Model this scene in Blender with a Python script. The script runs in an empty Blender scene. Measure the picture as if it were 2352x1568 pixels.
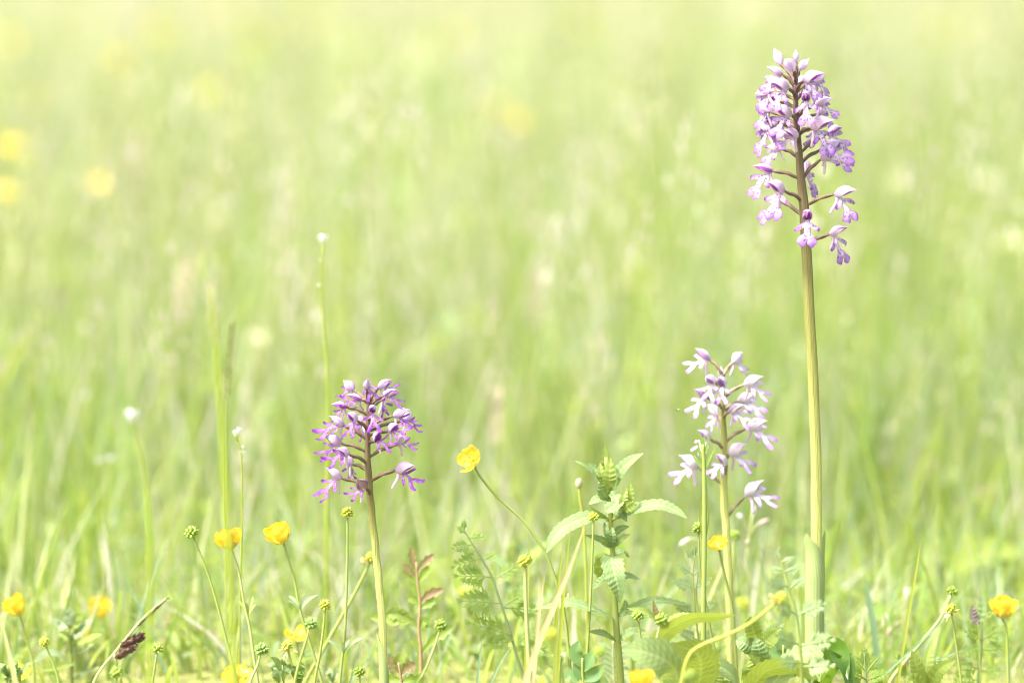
import bpy, math, random
import numpy as np
from mathutils import Vector, Matrix

random.seed(7)
rng = np.random.default_rng(11)
SC = bpy.context.scene
COL = SC.collection

# ------------------------------------------------------------------ camera, sky, sun, exposure
CAM_H = 0.55
FOC = 3.4
PITCH = math.radians(5.46)
K = 36.0 / 200.0
cam_d = bpy.data.cameras.new('camera')
cam = bpy.data.objects.new('camera', cam_d)
COL.objects.link(cam)
cam.location = (0, 0, CAM_H)
cam.rotation_euler = (math.radians(90) - PITCH, 0, 0)
cam_d.lens = 200
cam_d.sensor_width = 36
cam_d.clip_start = 0.05
cam_d.clip_end = 2000
cam_d.dof.use_dof = True
cam_d.dof.focus_distance = 3.405
cam_d.dof.aperture_fstop = 3.5
SC.camera = cam

TO_SUN = Vector((-0.46, -0.28, 0.86)).normalized()
SUN_EL = math.asin(TO_SUN.z)
SUN_AZ = math.atan2(TO_SUN.x, TO_SUN.y)
world = bpy.data.worlds.new('World')
SC.world = world
world.use_nodes = True
wn = world.node_tree
sky = wn.nodes.new('ShaderNodeTexSky')
sky.sky_type = 'NISHITA'
sky.sun_disc = False
sky.sun_elevation = SUN_EL
sky.sun_rotation = SUN_AZ
sky.air_density = 1.0
sky.dust_density = 7.0
sky.ozone_density = 0.3
bg = wn.nodes['Background']
bg.inputs['Strength'].default_value = 0.15
wn.links.new(sky.outputs['Color'], bg.inputs['Color'])
sun_d = bpy.data.lights.new('sun', 'SUN')
sun_d.energy = 3.0
sun_d.angle = math.radians(9.0)
sun_d.color = (1.0, 0.975, 0.93)
sun = bpy.data.objects.new('sun', sun_d)
COL.objects.link(sun)
sun.location = (-2, 0, 6)
sun.rotation_euler = (-TO_SUN).to_track_quat('-Z', 'Y').to_euler()
SC.view_settings.view_transform = 'Standard'
SC.view_settings.look = 'None'
SC.view_settings.gamma = 1
SC.view_settings.exposure = 1.70
SC.cycles.max_bounces = 12
SC.cycles.diffuse_bounces = 6
SC.cycles.transmission_bounces = 8
SC.cycles.use_denoising = True
SC.cycles.filter_width = 1.15
SC.cycles.sample_clamp_indirect = 8

# ------------------------------------------------------------------ picture point -> place
FWD = Vector((0, math.cos(PITCH), -math.sin(PITCH)))
UPV = Vector((0, math.sin(PITCH), math.cos(PITCH)))
def P(x, y, d=FOC):
    """point seen at (x, y) of a 2352 x 1568 view, standing at distance d along the meadow"""
    r = FWD + Vector((1, 0, 0)) * ((x - 1176) / 2352 * K) + UPV * (-(y - 784) / 2352 * K)
    return Vector((0, 0, CAM_H)) + r * (d / r.y)
PX = K * FOC / 2352          # metres per view unit at the focus distance

# ------------------------------------------------------------------ materials
def nt_new(name):
    m = bpy.data.materials.new(name); m.use_nodes = True
    t = m.node_tree; t.nodes.clear()
    return m, t
def N(t, typ, **kw):
    n = t.nodes.new(typ)
    for k, v in kw.items():
        if k.startswith('i_'):
            n.inputs[k[2:].replace('_', ' ')].default_value = v
        elif k.startswith('n_'):
            n.inputs[int(k[2:])].default_value = v
        else:
            setattr(n, k, v)
    return n
def L(t, a, b): t.links.new(a, b)
def c4(c): return (c[0], c[1], c[2], 1)
def mixc(t, fac, a, b, bt='MIX'):
    n = t.nodes.new('ShaderNodeMix'); n.data_type = 'RGBA'; n.blend_type = bt
    for s, v in ((0, fac), (6, a), (7, b)):
        if hasattr(v, 'is_linked') or hasattr(v, 'node'): t.links.new(v, n.inputs[s])
        elif isinstance(v, (tuple, list)): n.inputs[s].default_value = c4(v)
        else: n.inputs[s].default_value = v
    return n.outputs[2]
def mth(t, op, a, b=None, clamp=False):
    n = t.nodes.new('ShaderNodeMath'); n.operation = op; n.use_clamp = clamp
    for i, v in enumerate((a, b)):
        if v is None: continue
        if hasattr(v, 'node'): t.links.new(v, n.inputs[i])
        else: n.inputs[i].default_value = v
    return n.outputs[0]
def finish(t, col, trans=0.4, tcol=None, rough=0.5, spec=0.3, bump=None, sss=0):
    out = N(t, 'ShaderNodeOutputMaterial')
    pr = N(t, 'ShaderNodeBsdfPrincipled')
    pr.inputs['Roughness'].default_value = rough
    pr.inputs['Specular IOR Level'].default_value = spec
    L(t, col, pr.inputs['Base Color'])
    if bump is not None: L(t, bump, pr.inputs['Normal'])
    if trans > 0:
        tr = N(t, 'ShaderNodeBsdfTranslucent')
        L(t, tcol if tcol is not None else col, tr.inputs['Color'])
        mx = N(t, 'ShaderNodeMixShader'); mx.inputs[0].default_value = trans
        L(t, pr.outputs[0], mx.inputs[1]); L(t, tr.outputs[0], mx.inputs[2])
        L(t, mx.outputs[0], out.inputs[0])
    else:
        L(t, pr.outputs[0], out.inputs[0])
def objrand(t): return N(t, 'ShaderNodeObjectInfo').outputs['Random']
def noise(t, scale, detail=3, vec=None):
    n = N(t, 'ShaderNodeTexNoise'); n.inputs['Scale'].default_value = scale; n.inputs['Detail'].default_value = detail
    if vec is None:
        vec = N(t, 'ShaderNodeTexCoord').outputs['Object']
    L(t, vec, n.inputs['Vector'])
    return n.outputs['Fac']

def leaf_mat(name, ca, cb, trans=0.45, tcol=None, rough=0.5, spec=0.3, nscale=180, rib=None, bumpd=0.0):
    m, t = nt_new(name)
    f = mth(t, 'ADD', mth(t, 'MULTIPLY', noise(t, nscale), 0.8), mth(t, 'MULTIPLY', mth(t, 'SUBTRACT', objrand(t), 0.5), 0.5))
    col = mixc(t, f, ca, cb)
    if rib is not None:
        uv = N(t, 'ShaderNodeSeparateXYZ'); L(t, N(t, 'ShaderNodeTexCoord').outputs['UV'], uv.inputs[0])
        d = mth(t, 'ABSOLUTE', mth(t, 'SUBTRACT', uv.outputs[0], 0.5))
        k = mth(t, 'SUBTRACT', 1.0, mth(t, 'MULTIPLY', d, 16.0), True)
        col = mixc(t, mth(t, 'MULTIPLY', k, 0.7), col, rib)
        wv = mth(t, 'MULTIPLY', noise(t, 120), 0.6)
        vn = mth(t, 'ABSOLUTE', mth(t, 'COSINE', mth(t, 'ADD', wv, mth(t, 'MULTIPLY', mth(t, 'SUBTRACT', mth(t, 'MULTIPLY', uv.outputs[1], 11.0), mth(t, 'MULTIPLY', d, 5.0)), math.pi))))
        col = mixc(t, mth(t, 'MULTIPLY', mth(t, 'POWER', vn, 14.0), 0.45), col, rib)
    tc = None
    if tcol is not None:
        tc = mixc(t, f, tcol, tuple(x * 0.85 for x in tcol))
    b = None
    if bumpd:
        bn = N(t, 'ShaderNodeBump'); bn.inputs['Strength'].default_value = 0.5; bn.inputs['Distance'].default_value = bumpd
        L(t, noise(t, nscale * 5), bn.inputs['Height']); b = bn.outputs[0]
    finish(t, col, trans, tc, rough, spec, b)
    return m

M = {}
M['stem_green'] = leaf_mat('stem_green', (0.26, 0.33, 0.08), (0.33, 0.40, 0.12), 0.15, nscale=90)
M['stem_lime'] = leaf_mat('stem_lime', (0.30, 0.39, 0.035), (0.36, 0.44, 0.06), 0.3, nscale=90)
M['stem_pale'] = leaf_mat('stem_pale', (0.36, 0.40, 0.16), (0.46, 0.48, 0.24), 0.15, nscale=90)
M['stem_yellow'] = leaf_mat('stem_yellow', (0.34, 0.38, 0.06), (0.42, 0.46, 0.10), 0.2, nscale=90)
M['rattle'] = leaf_mat('rattle_leaf', (0.15, 0.25, 0.085), (0.21, 0.31, 0.135), 0.36, (0.28, 0.37, 0.07), 0.55, 0.25, 160, (0.45, 0.52, 0.25))
M['rattle_young'] = leaf_mat('rattle_young', (0.21, 0.29, 0.055), (0.27, 0.35, 0.09), 0.42, (0.30, 0.38, 0.05), 0.55, 0.25, 160, (0.42, 0.50, 0.18))
M['rattle_stem'] = leaf_mat('rattle_stem', (0.27, 0.33, 0.07), (0.34, 0.40, 0.12), 0.2, nscale=60)
M['broad'] = leaf_mat('broad_leaf', (0.19, 0.29, 0.10), (0.26, 0.35, 0.15), 0.4, (0.30, 0.38, 0.08), 0.6, 0.2, 120, (0.46, 0.52, 0.25))
M['broad_y'] = leaf_mat('broad_leaf_yellow', (0.21, 0.29, 0.05), (0.27, 0.34, 0.08), 0.45, (0.30, 0.37, 0.05), 0.6, 0.15, 120, (0.5, 0.55, 0.2))
M['feather'] = leaf_mat('feather_leaf', (0.27, 0.39, 0.10), (0.34, 0.45, 0.14), 0.5, (0.32, 0.44, 0.04), 0.5, 0.25, 220)
M['feather_grey'] = leaf_mat('feather_leaf_grey', (0.26, 0.36, 0.17), (0.34, 0.43, 0.24), 0.4, (0.32, 0.44, 0.10), 0.5, 0.25, 220)
M['haw_green'] = leaf_mat('haw_green', (0.20, 0.32, 0.06), (0.30, 0.38, 0.10), 0.45, (0.36, 0.46, 0.03), 0.4, 0.4, 150)
M['haw_red'] = leaf_mat('haw_red', (0.28, 0.18, 0.11), (0.27, 0.28, 0.09), 0.4, (0.32, 0.20, 0.08), 0.4, 0.4, 110)
M['haw_stem'] = leaf_mat('haw_stem', (0.30, 0.19, 0.12), (0.34, 0.27, 0.14), 0.0, nscale=60)
M['achene'] = leaf_mat('achene', (0.22, 0.34, 0.04), (0.34, 0.44, 0.09), 0.2, nscale=400, rough=0.35, spec=0.4)
M['achene_dark'] = leaf_mat('achene_dark', (0.17, 0.29, 0.05), (0.28, 0.40, 0.13), 0.15, nscale=400, rough=0.35, spec=0.4)
M['achene_y'] = leaf_mat('achene_yellow', (0.40, 0.46, 0.05), (0.48, 0.52, 0.10), 0.25, nscale=400, rough=0.4)
M['sheath'] = leaf_mat('sheath', (0.30, 0.40, 0.15), (0.38, 0.47, 0.21), 0.3, (0.38, 0.46, 0.08), 0.5, 0.3, 60)
M['sheath_tip'] = leaf_mat('sheath_tip', (0.55, 0.45, 0.40), (0.5, 0.48, 0.3), 0.3, nscale=90)
M['orchid_leaf'] = leaf_mat('orchid_leaf', (0.05, 0.12, 0.012), (0.09, 0.17, 0.02), 0.4, (0.13, 0.24, 0.01), 0.3, 0.5, 90)
M['dry'] = leaf_mat('dry_grass', (0.62, 0.46, 0.28), (0.58, 0.48, 0.22), 0.35, nscale=60)
M['glaucous'] = leaf_mat('glaucous_grass', (0.20, 0.32, 0.17), (0.26, 0.38, 0.22), 0.35, nscale=60)
M['grass_y'] = leaf_mat('grass_yellow', (0.32, 0.38, 0.05), (0.40, 0.44, 0.09), 0.4, nscale=60)
M['grass_g'] = leaf_mat('grass_green', (0.20, 0.32, 0.06), (0.27, 0.38, 0.10), 0.4, nscale=60)
M['sedge_brown'] = leaf_mat('sedge_brown', (0.10, 0.05, 0.04), (0.34, 0.22, 0.17), 0.15, nscale=1500)
M['sedge_grey'] = leaf_mat('sedge_grey', (0.09, 0.08, 0.055), (0.17, 0.15, 0.10), 0.1, nscale=500)
M['white_petal'] = leaf_mat('white_petal', (0.60, 0.62, 0.56), (0.66, 0.67, 0.63), 0.35, nscale=200)
M['cream'] = leaf_mat('cream_petal', (0.66, 0.67, 0.42), (0.70, 0.71, 0.50), 0.3, nscale=200)
M['pink_bud'] = leaf_mat('pink_bud', (0.50, 0.38, 0.40), (0.40, 0.46, 0.18), 0.3, nscale=260)
M['spikelet'] = leaf_mat('spikelet', (0.44, 0.40, 0.24), (0.54, 0.46, 0.36), 0.35, nscale=300)
M['spikelet_dark'] = leaf_mat('spikelet_dark', (0.17, 0.21, 0.07), (0.26, 0.26, 0.12), 0.3, nscale=300)
M['clover'] = leaf_mat('small_leaf', (0.13, 0.25, 0.09), (0.20, 0.32, 0.13), 0.35, (0.28, 0.40, 0.04), 0.45, 0.35, 200)
M['vetch'] = leaf_mat('vetch_leaf', (0.27, 0.36, 0.19), (0.33, 0.41, 0.25), 0.4, (0.36, 0.46, 0.14), 0.5, 0.3, 200)
M['purple_leaf'] = leaf_mat('purple_leaf', (0.20, 0.16, 0.16), (0.26, 0.24, 0.19), 0.3, nscale=200)
M['fly'] = leaf_mat('fly_body', (0.06, 0.06, 0.05), (0.1, 0.09, 0.08), 0.0, nscale=900)

def yellow_petal():
    m, t = nt_new('buttercup_petal')
    uv = N(t, 'ShaderNodeSeparateXYZ'); L(t, N(t, 'ShaderNodeTexCoord').outputs['UV'], uv.inputs[0])
    col = mixc(t, uv.outputs[1], (0.76, 0.56, 0.03), (0.80, 0.61, 0.05))
    st = mth(t, 'SINE', mth(t, 'MULTIPLY', uv.outputs[0], 60.0))
    col = mixc(t, mth(t, 'MULTIPLY', mth(t, 'ADD', st, 1.0), 0.07), col, (0.72, 0.52, 0.03))
    finish(t, col, 0.32, mixc(t, 0.0, (0.82, 0.66, 0.08), (1, 1, 1)), 0.18, 0.6)
    return m
M['yellow'] = yellow_petal()
M['sepal_y'] = leaf_mat('buttercup_sepal', (0.52, 0.50, 0.12), (0.60, 0.54, 0.18), 0.35, nscale=300)
M['stamen'] = leaf_mat('stamen', (0.68, 0.58, 0.04), (0.74, 0.62, 0.10), 0.2, nscale=300)
M['old_petal'] = leaf_mat('old_petal', (0.74, 0.55, 0.12), (0.76, 0.64, 0.40), 0.35, nscale=200)

def hood_mat(name, base, vein, amt, inner=False):
    m, t = nt_new(name)
    uv = N(t, 'ShaderNodeSeparateXYZ'); L(t, N(t, 'ShaderNodeTexCoord').outputs['UV'], uv.inputs[0])
    wob = mth(t, 'MULTIPLY', noise(t, 350), 0.22)
    s = mth(t, 'SINE', mth(t, 'MULTIPLY', mth(t, 'ADD', uv.outputs[0], wob), 26.0 if not inner else 24.0))
    s = mth(t, 'POWER', mth(t, 'MULTIPLY', mth(t, 'ADD', s, 1.0), 0.5), 2.2)
    # veins run strongest from the base of the sepal and thin out towards the tip
    k = mth(t, 'MULTIPLY', s, mth(t, 'SUBTRACT', 1.0, mth(t, 'MULTIPLY', uv.outputs[1], 0.45)))
    k = mth(t, 'MULTIPLY', k, amt)
    col = mixc(t, k, base, vein)
    e = mth(t, 'POWER', mth(t, 'MULTIPLY', mth(t, 'ABSOLUTE', mth(t, 'SUBTRACT', uv.outputs[0], 0.5)), 2.0), 9.0)
    col = mixc(t, mth(t, 'MULTIPLY', e, 0.45), col, vein)
    r = mth(t, 'MULTIPLY', objrand(t), 0.14)
    col = mixc(t, r, col, vein)
    finish(t, col, 0.62 if inner else 0.42, None, 0.45, 0.25)
    return m
M['hood1'] = hood_mat('hood_blush', (0.70, 0.63, 0.74), (0.32, 0.05, 0.44), 0.62)
M['hood2'] = hood_mat('hood_lilac', (0.66, 0.56, 0.72), (0.30, 0.05, 0.44), 0.5)
M['hood3'] = hood_mat('hood_pale', (0.72, 0.68, 0.75), (0.40, 0.25, 0.54), 0.28)
M['inner1'] = hood_mat('inner_purple', (0.54, 0.20, 0.62), (0.18, 0.006, 0.24), 0.8, True)
M['inner3'] = hood_mat('inner_lilac', (0.60, 0.42, 0.68), (0.32, 0.10, 0.42), 0.7, True)
M['wilt'] = hood_mat('wilted_hood', (0.34, 0.24, 0.26), (0.10, 0.04, 0.05), 0.8)

def lip_mat(name, pale, tip, edge, start, spots):
    m, t = nt_new(name)
    tc = N(t, 'ShaderNodeTexCoord')
    uv = N(t, 'ShaderNodeSeparateXYZ'); L(t, tc.outputs['UV'], uv.inputs[0])
    nz = mth(t, 'MULTIPLY', mth(t, 'SUBTRACT', noise(t, 3.5), 0.5), 0.35)
    f = mth(t, 'DIVIDE', mth(t, 'SUBTRACT', mth(t, 'ADD', uv.outputs[1], nz), start), 1.02 - start, True)
    f = mth(t, 'POWER', f, 1.2, True)
    col = mixc(t, f, pale, tip)
    e = mth(t, 'POWER', mth(t, 'MULTIPLY', mth(t, 'ABSOLUTE', mth(t, 'SUBTRACT', uv.outputs[0], 0.5)), 2.0), 5.0)
    col = mixc(t, mth(t, 'MULTIPLY', e, 0.75), col, edge)
    if spots:
        v = N(t, 'ShaderNodeTexVoronoi'); v.inputs['Scale'].default_value = 10.5
        L(t, tc.outputs['Object'], v.inputs['Vector'])
        d = mth(t, 'LESS_THAN', v.outputs['Distance'], 0.33)
        lim = mth(t, 'LESS_THAN', uv.outputs[1], 0.72)
        cen = mth(t, 'LESS_THAN', mth(t, 'ABSOLUTE', mth(t, 'SUBTRACT', uv.outputs[0], 0.5)), 0.36)
        col = mixc(t, mth(t, 'MULTIPLY', mth(t, 'MULTIPLY', mth(t, 'MULTIPLY', d, lim), cen), 0.85), col, (0.20, 0.02, 0.26))
    finish(t, col, 0.38, None, 0.5, 0.2)
    return m
M['lip1'] = lip_mat('lip_spotted', (0.68, 0.59, 0.73), (0.17, 0.012, 0.36), (0.18, 0.008, 0.32), 0.26, True)
M['lip2'] = lip_mat('lip_violet', (0.54, 0.32, 0.66), (0.125, 0.002, 0.24), (0.125, 0.002, 0.22), -0.05, True)
M['lip3'] = lip_mat('lip_pale', (0.68, 0.62, 0.72), (0.32, 0.14, 0.56), (0.32, 0.15, 0.52), 0.5, False)
M['spur1'] = leaf_mat('spur', (0.66, 0.52, 0.68), (0.70, 0.60, 0.72), 0.4, nscale=300)
M['ovary'] = leaf_mat('ovary', (0.12, 0.065, 0.075), (0.18, 0.13, 0.075), 0.1, nscale=420)
M['ovary_pale'] = leaf_mat('ovary_pale', (0.24, 0.17, 0.14), (0.28, 0.25, 0.13), 0.1, nscale=420)
M['bract'] = leaf_mat('bract', (0.24, 0.05, 0.24), (0.30, 0.10, 0.28), 0.3, nscale=300)
def orchid_stem(name, zlo, zhi):
    m, t = nt_new(name)
    tc = N(t, 'ShaderNodeTexCoord')
    uv = N(t, 'ShaderNodeSeparateXYZ'); L(t, tc.outputs['UV'], uv.inputs[0])
    ramp = N(t, 'ShaderNodeValToRGB')
    e = ramp.color_ramp.elements
    e[0].position = 0.0; e[0].color = (0.52, 0.57, 0.21, 1)
    e[1].position = 1.0; e[1].color = (0.10, 0.05, 0.065, 1)
    for p, c in ((zlo, (0.50, 0.54, 0.17)), (zlo + (zhi - zlo) * 0.55, (0.27, 0.28, 0.08)), (zhi, (0.16, 0.13, 0.065))):
        n = e.new(p); n.color = c4(c)
    L(t, uv.outputs[1], ramp.inputs[0])
    mp = N(t, 'ShaderNodeMapping'); mp.inputs['Scale'].default_value = (1, 1, 0.06)
    L(t, tc.outputs['Object'], mp.inputs[0])
    st = noise(t, 1400, 2, mp.outputs[0])
    col = mixc(t, mth(t, 'MULTIPLY', mth(t, 'POWER', st, 1.6), 0.6), ramp.outputs[0], (0.15, 0.12, 0.05))
    bn = N(t, 'ShaderNodeBump'); bn.inputs['Strength'].default_value = 0.8; bn.inputs['Distance'].default_value = 0.0009
    L(t, st, bn.inputs['Height'])
    finish(t, col, 0.12, None, 0.45, 0.35, bn.outputs[0])
    return m

def meadow_mat(name, trans=0.5):
    m, t = nt_new(name)
    a = N(t, 'ShaderNodeVertexColor'); a.layer_name = 'Col'
    mm = mixc(t, 1.0, a.outputs[0], (1.10, 1.10, 0.85), 'MULTIPLY')
    finish(t, a.outputs[0], trans, mm, 0.5, 0.25)
    return m
M['meadow'] = meadow_mat('meadow_blades', 0.55)

def ground_mat():
    m, t = nt_new('meadow_floor')
    f = noise(t, 2.5, 6); g = noise(t, 60, 4)
    col = mixc(t, f, (0.14, 0.19, 0.05), (0.22, 0.25, 0.07))
    col = mixc(t, mth(t, 'MULTIPLY', g, 0.5), col, (0.22, 0.17, 0.08))
    bn = N(t, 'ShaderNodeBump'); bn.inputs['Distance'].default_value = 0.01
    L(t, g, bn.inputs['Height'])
    finish(t, col, 0, None, 0.9, 0.1, bn.outputs[0])
    return m
M['ground'] = ground_mat()

# ------------------------------------------------------------------ mesh helpers
class MB:
    def __init__(s): s.v = []; s.f = []; s.uv = []
    def add(s, v, f, uv):
        o = len(s.v); s.v += [Vector(p) for p in v]; s.uv += uv
        s.f += [tuple(i + o for i in q) for q in f]
        return s
    def mesh(s, name, mat, off=None, mtx=None, smooth=True):
        vs = s.v
        if mtx is not None: vs = [mtx @ p for p in vs]
        if off is not None: vs = [p - off for p in vs]
        me = bpy.data.meshes.new(name)
        me.from_pydata([tuple(p) for p in vs], [], s.f)
        ul = me.uv_layers.new(name='UVMap')
        idx = np.empty(len(me.loops), dtype=np.int32); me.loops.foreach_get('vertex_index', idx)
        ua = np.array(s.uv, dtype=np.float32)
        ul.data.foreach_set('uv', ua[idx].ravel())
        me.materials.append(M[mat] if isinstance(mat, str) else mat)
        if smooth: me.polygons.foreach_set('use_smooth', [True] * len(me.polygons))
        me.update()
        return me

def spline(pts, n):
    pts = [Vector(p) for p in pts]
    if len(pts) == 2:
        return [pts[0].lerp(pts[1], i / n) for i in range(n + 1)]
    q = [pts[0] * 2 - pts[1]] + pts + [pts[-1] * 2 - pts[-2]]
    segs = len(pts) - 1; out = []
    for i in range(n + 1):
        s = i / n * segs; k = min(int(s), segs - 1); t = s - k
        a, b, c, d = q[k], q[k + 1], q[k + 2], q[k + 3]
        out.append(0.5 * ((2 * b) + (c - a) * t + (2 * a - 5 * b + 4 * c - d) * t * t + (3 * b - a - 3 * c + d) * t ** 3))
    return out

def tube(mb, pts, rad, seg=8, cap=True, twist=0.0, ridge=0.0, nr=4):
    n = len(pts)
    T = [(pts[min(i + 1, n - 1)] - pts[max(i - 1, 0)]).normalized() for i in range(n)]
    a = Vector((0, 1, 0)) if abs(T[0].y) < 0.8 else Vector((1, 0, 0))
    s = T[0].cross(a).normalized()
    v = []; uv = []; f = []
    for i in range(n):
        s = (s - T[i] * s.dot(T[i])).normalized(); b = T[i].cross(s)
        r = rad(i / (n - 1)) if callable(rad) else rad
        for j in range(seg):
            th = 2 * math.pi * j / seg + twist * i / (n - 1)
            rr = r * (1 + ridge * math.cos(nr * 2 * math.pi * j / seg))
            v.append(pts[i] + (s * math.cos(th) + b * math.sin(th)) * rr)
            uv.append((j / seg, i / (n - 1)))
    for i in range(n - 1):
        for j in range(seg):
            k = (j + 1) % seg
            f.append((i * seg + j, i * seg + k, (i + 1) * seg + k, (i + 1) * seg + j))
    if cap:
        f.append(tuple(reversed(range(seg)))); f.append(tuple(range((n - 1) * seg, n * seg)))
    mb.add(v, f, uv)
    return mb

def leaf(mb, pts, width, nrm, across=6, fold=0.15, teeth=0, tooth=0.16, quilt=0.0, slant=0.35, rows=None, twist=0.0, cup=0.0, droop=0.0):
    """leaf blade along pts; width(t) half width; nrm the side it shows"""
    rows = rows or (teeth * 4 if teeth else 14)
    C = spline(pts, rows); n = rows + 1
    length = sum((C[i + 1] - C[i]).length for i in range(rows))
    nrm = Vector(nrm)
    v = []; uv = []; f = []
    for i in range(n):
        t = i / rows
        T = (C[min(i + 1, rows)] - C[max(i - 1, 0)]).normalized()
        S = T.cross(nrm); S = S.normalized() if S.length > 1e-4 else Vector((1, 0, 0))
        Nn = S.cross(T).normalized()
        if twist:
            q = Matrix.Rotation(twist * t, 3, T); S = q @ S; Nn = q @ Nn
        w = width(t)
        for j in range(across + 1):
            u = -1 + 2 * j / across
            ww = w
            along = 0.0
            if teeth:
                ph = (teeth * t) % 1.0
                sc = abs(math.sin(math.pi * teeth * t))
                ww = w * (1 - tooth * (1 - sc) * abs(u) ** 3)
                along = slant * abs(u) * w * 0.9
            z = fold * abs(u) * w + cup * (u * u) * w - droop * (abs(u) ** 3) * w
            if quilt:
                z += quilt * (0.6 + 0.5 * math.sin(9.7 * t + 2.3 * u + 40 * w / length)) * abs(math.sin(math.pi * teeth * t)) * (1 - 0.5 * abs(u)) * (0 if j == across // 2 and across % 2 == 0 else 1) * min(1, w / (0.15 * length + 1e-6))
            v.append(C[i] + S * u * ww + Nn * z + T * min(along, (1 - t) * length * 0.6 + 0.0))
            uv.append(((u + 1) / 2, t))
    m = across + 1
    for i in range(rows):
        for j in range(across):
            f.append((i * m + j, i * m + j + 1, (i + 1) * m + j + 1, (i + 1) * m + j))
    mb.add(v, f, uv)
    return mb

def lance(w, peak=0.35, base=0.12, tip=0.0):
    def fn(t):
        if t < peak: k = base + (1 - base) * math.sin(t / peak * math.pi / 2)
        else: k = tip + (1 - tip) * max(0.0, math.cos((t - peak) / (1 - peak) * math.pi / 2)) ** 0.85
        return w * max(k, 0.015)
    return fn

def link(name, data, parent=None):
    o = bpy.data.objects.new(name, data); COL.objects.link(o)
    if parent is not None: o.parent = parent
    return o

class Thing:
    def __init__(s, name, label, cat, base, group=None):
        s.o = link(name, None); s.base = Vector(base); s.o.location = s.base
        s.o.empty_display_size = 0.02
        s.o['label'] = label; s.o['category'] = cat
        s.o['kind'] = 'thing'
        if group: s.o['group'] = group
    def part(s, name, mb, mat, parent=None, smooth=True):
        """mb in world coordinates"""
        return link(name, mb.mesh(name, mat, off=s.base, smooth=smooth), parent or s.o)
    def inst(s, name, me, mtx, parent=None):
        """shared mesh placed by a world matrix (relative to the thing or to a part that is itself unrotated)"""
        o = link(name, me, parent or s.o)
        o.matrix_local = Matrix.Translation(-s.base) @ mtx
        return o

def to_ground(pts):
    a, b = pts[-2], pts[-1]
    if b.z <= 0: return pts
    d = b - a
    sl = Vector((d.x, d.y, 0)) / (abs(d.z) + 1e-6)
    sl = Vector((max(-0.5, min(0.5, sl.x)), max(-.3, min(.3, sl.y)), 0))
    e = Vector((b.x, b.y, -0.004)) + sl * b.z * 0.6
    return pts + [e]
def path(px, d):
    """px: list of (x, y) or (x, y, dd) in view units, top first -> world points down to the ground"""
    pts = [P(p[0], p[1], d + (p[2] if len(p) > 2 else 0)) for p in px]
    return to_ground(pts)
def frame(xd, zd):
    x = Vector(xd).normalized(); z = Vector(zd); z = z - x * z.dot(x)
    if z.length < 1e-4: z = Vector((0, 0, 1)).cross(x).cross(x)
    z.normalize(); y = z.cross(x)
    return Matrix((x, y, z)).transposed()
def place(loc, rot3, sc=1.0):
    return Matrix.Translation(loc) @ rot3.to_4x4() @ Matrix.Scale(sc, 4)

# ------------------------------------------------------------------ ground
gm = bpy.data.meshes.new('ground')
gv, gf = [], []
xs = [-300, -60, -12, -5, -3, -2, -1.5, -1, -.5, 0, .5, 1, 1.5, 2, 3, 5, 12, 60, 300]
ys = [-100, -20, -4, 0, 1.5, 2.5, 3, 3.5, 4, 5, 6, 8, 11, 15, 22, 40, 90, 400]
for y in ys:
    for x in xs:
        far = max(0, math.hypot(x, y) - 60) * 0.004
        gv.append((x, y, -0.002 - far))
W = len(xs)
for j in range(len(ys) - 1):
    for i in range(W - 1):
        gf.append((j * W + i, j * W + i + 1, (j + 1) * W + i + 1, (j + 1) * W + i))
gm.from_pydata(gv, [], gf); gm.materials.append(M['ground'])
g = link('ground', gm); g['kind'] = 'structure'

# ------------------------------------------------------------------ meadow grass (uncountable): blades as one object
def vnoise(x, y, s, seed):
    """smooth 2-D value noise"""
    r = np.random.default_rng(seed); tab = r.random((256, 256))
    X = x * s + 100.0; Y = y * s + 100.0
    xi = np.floor(X).astype(int); yi = np.floor(Y).astype(int); fx = X - xi; fy = Y - yi
    fx = fx * fx * (3 - 2 * fx); fy = fy * fy * (3 - 2 * fy)
    a = tab[xi % 256, yi % 256]; b = tab[(xi + 1) % 256, yi % 256]; c = tab[xi % 256, (yi + 1) % 256]; d = tab[(xi + 1) % 256, (yi + 1) % 256]
    return (a * (1 - fx) + b * fx) * (1 - fy) + (c * (1 - fx) + d * fx) * fy

def scatter(n, d0, d1, side, pw=1.0):
    u = rng.random(n) ** pw
    d = d0 + (d1 - d0) * u
    x = (rng.random(n) * 2 - 1) * (0.09 * d + side)
    return x, d

def colour(x, y, n, pale=0.0):  # positive pale favours the light entries, putting veiling glare into the colour
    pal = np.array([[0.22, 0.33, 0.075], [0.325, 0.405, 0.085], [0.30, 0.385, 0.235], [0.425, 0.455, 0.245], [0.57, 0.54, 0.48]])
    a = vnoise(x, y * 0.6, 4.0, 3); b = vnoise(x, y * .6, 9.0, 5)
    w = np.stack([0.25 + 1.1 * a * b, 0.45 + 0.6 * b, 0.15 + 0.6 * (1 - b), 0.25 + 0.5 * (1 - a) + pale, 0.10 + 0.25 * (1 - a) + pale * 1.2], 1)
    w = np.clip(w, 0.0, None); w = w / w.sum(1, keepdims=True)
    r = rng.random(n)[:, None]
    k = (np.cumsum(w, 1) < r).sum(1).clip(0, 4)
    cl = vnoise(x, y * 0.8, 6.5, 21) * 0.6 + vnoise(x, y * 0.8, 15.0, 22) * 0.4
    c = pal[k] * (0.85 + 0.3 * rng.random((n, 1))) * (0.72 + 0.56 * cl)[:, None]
    return c

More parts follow.
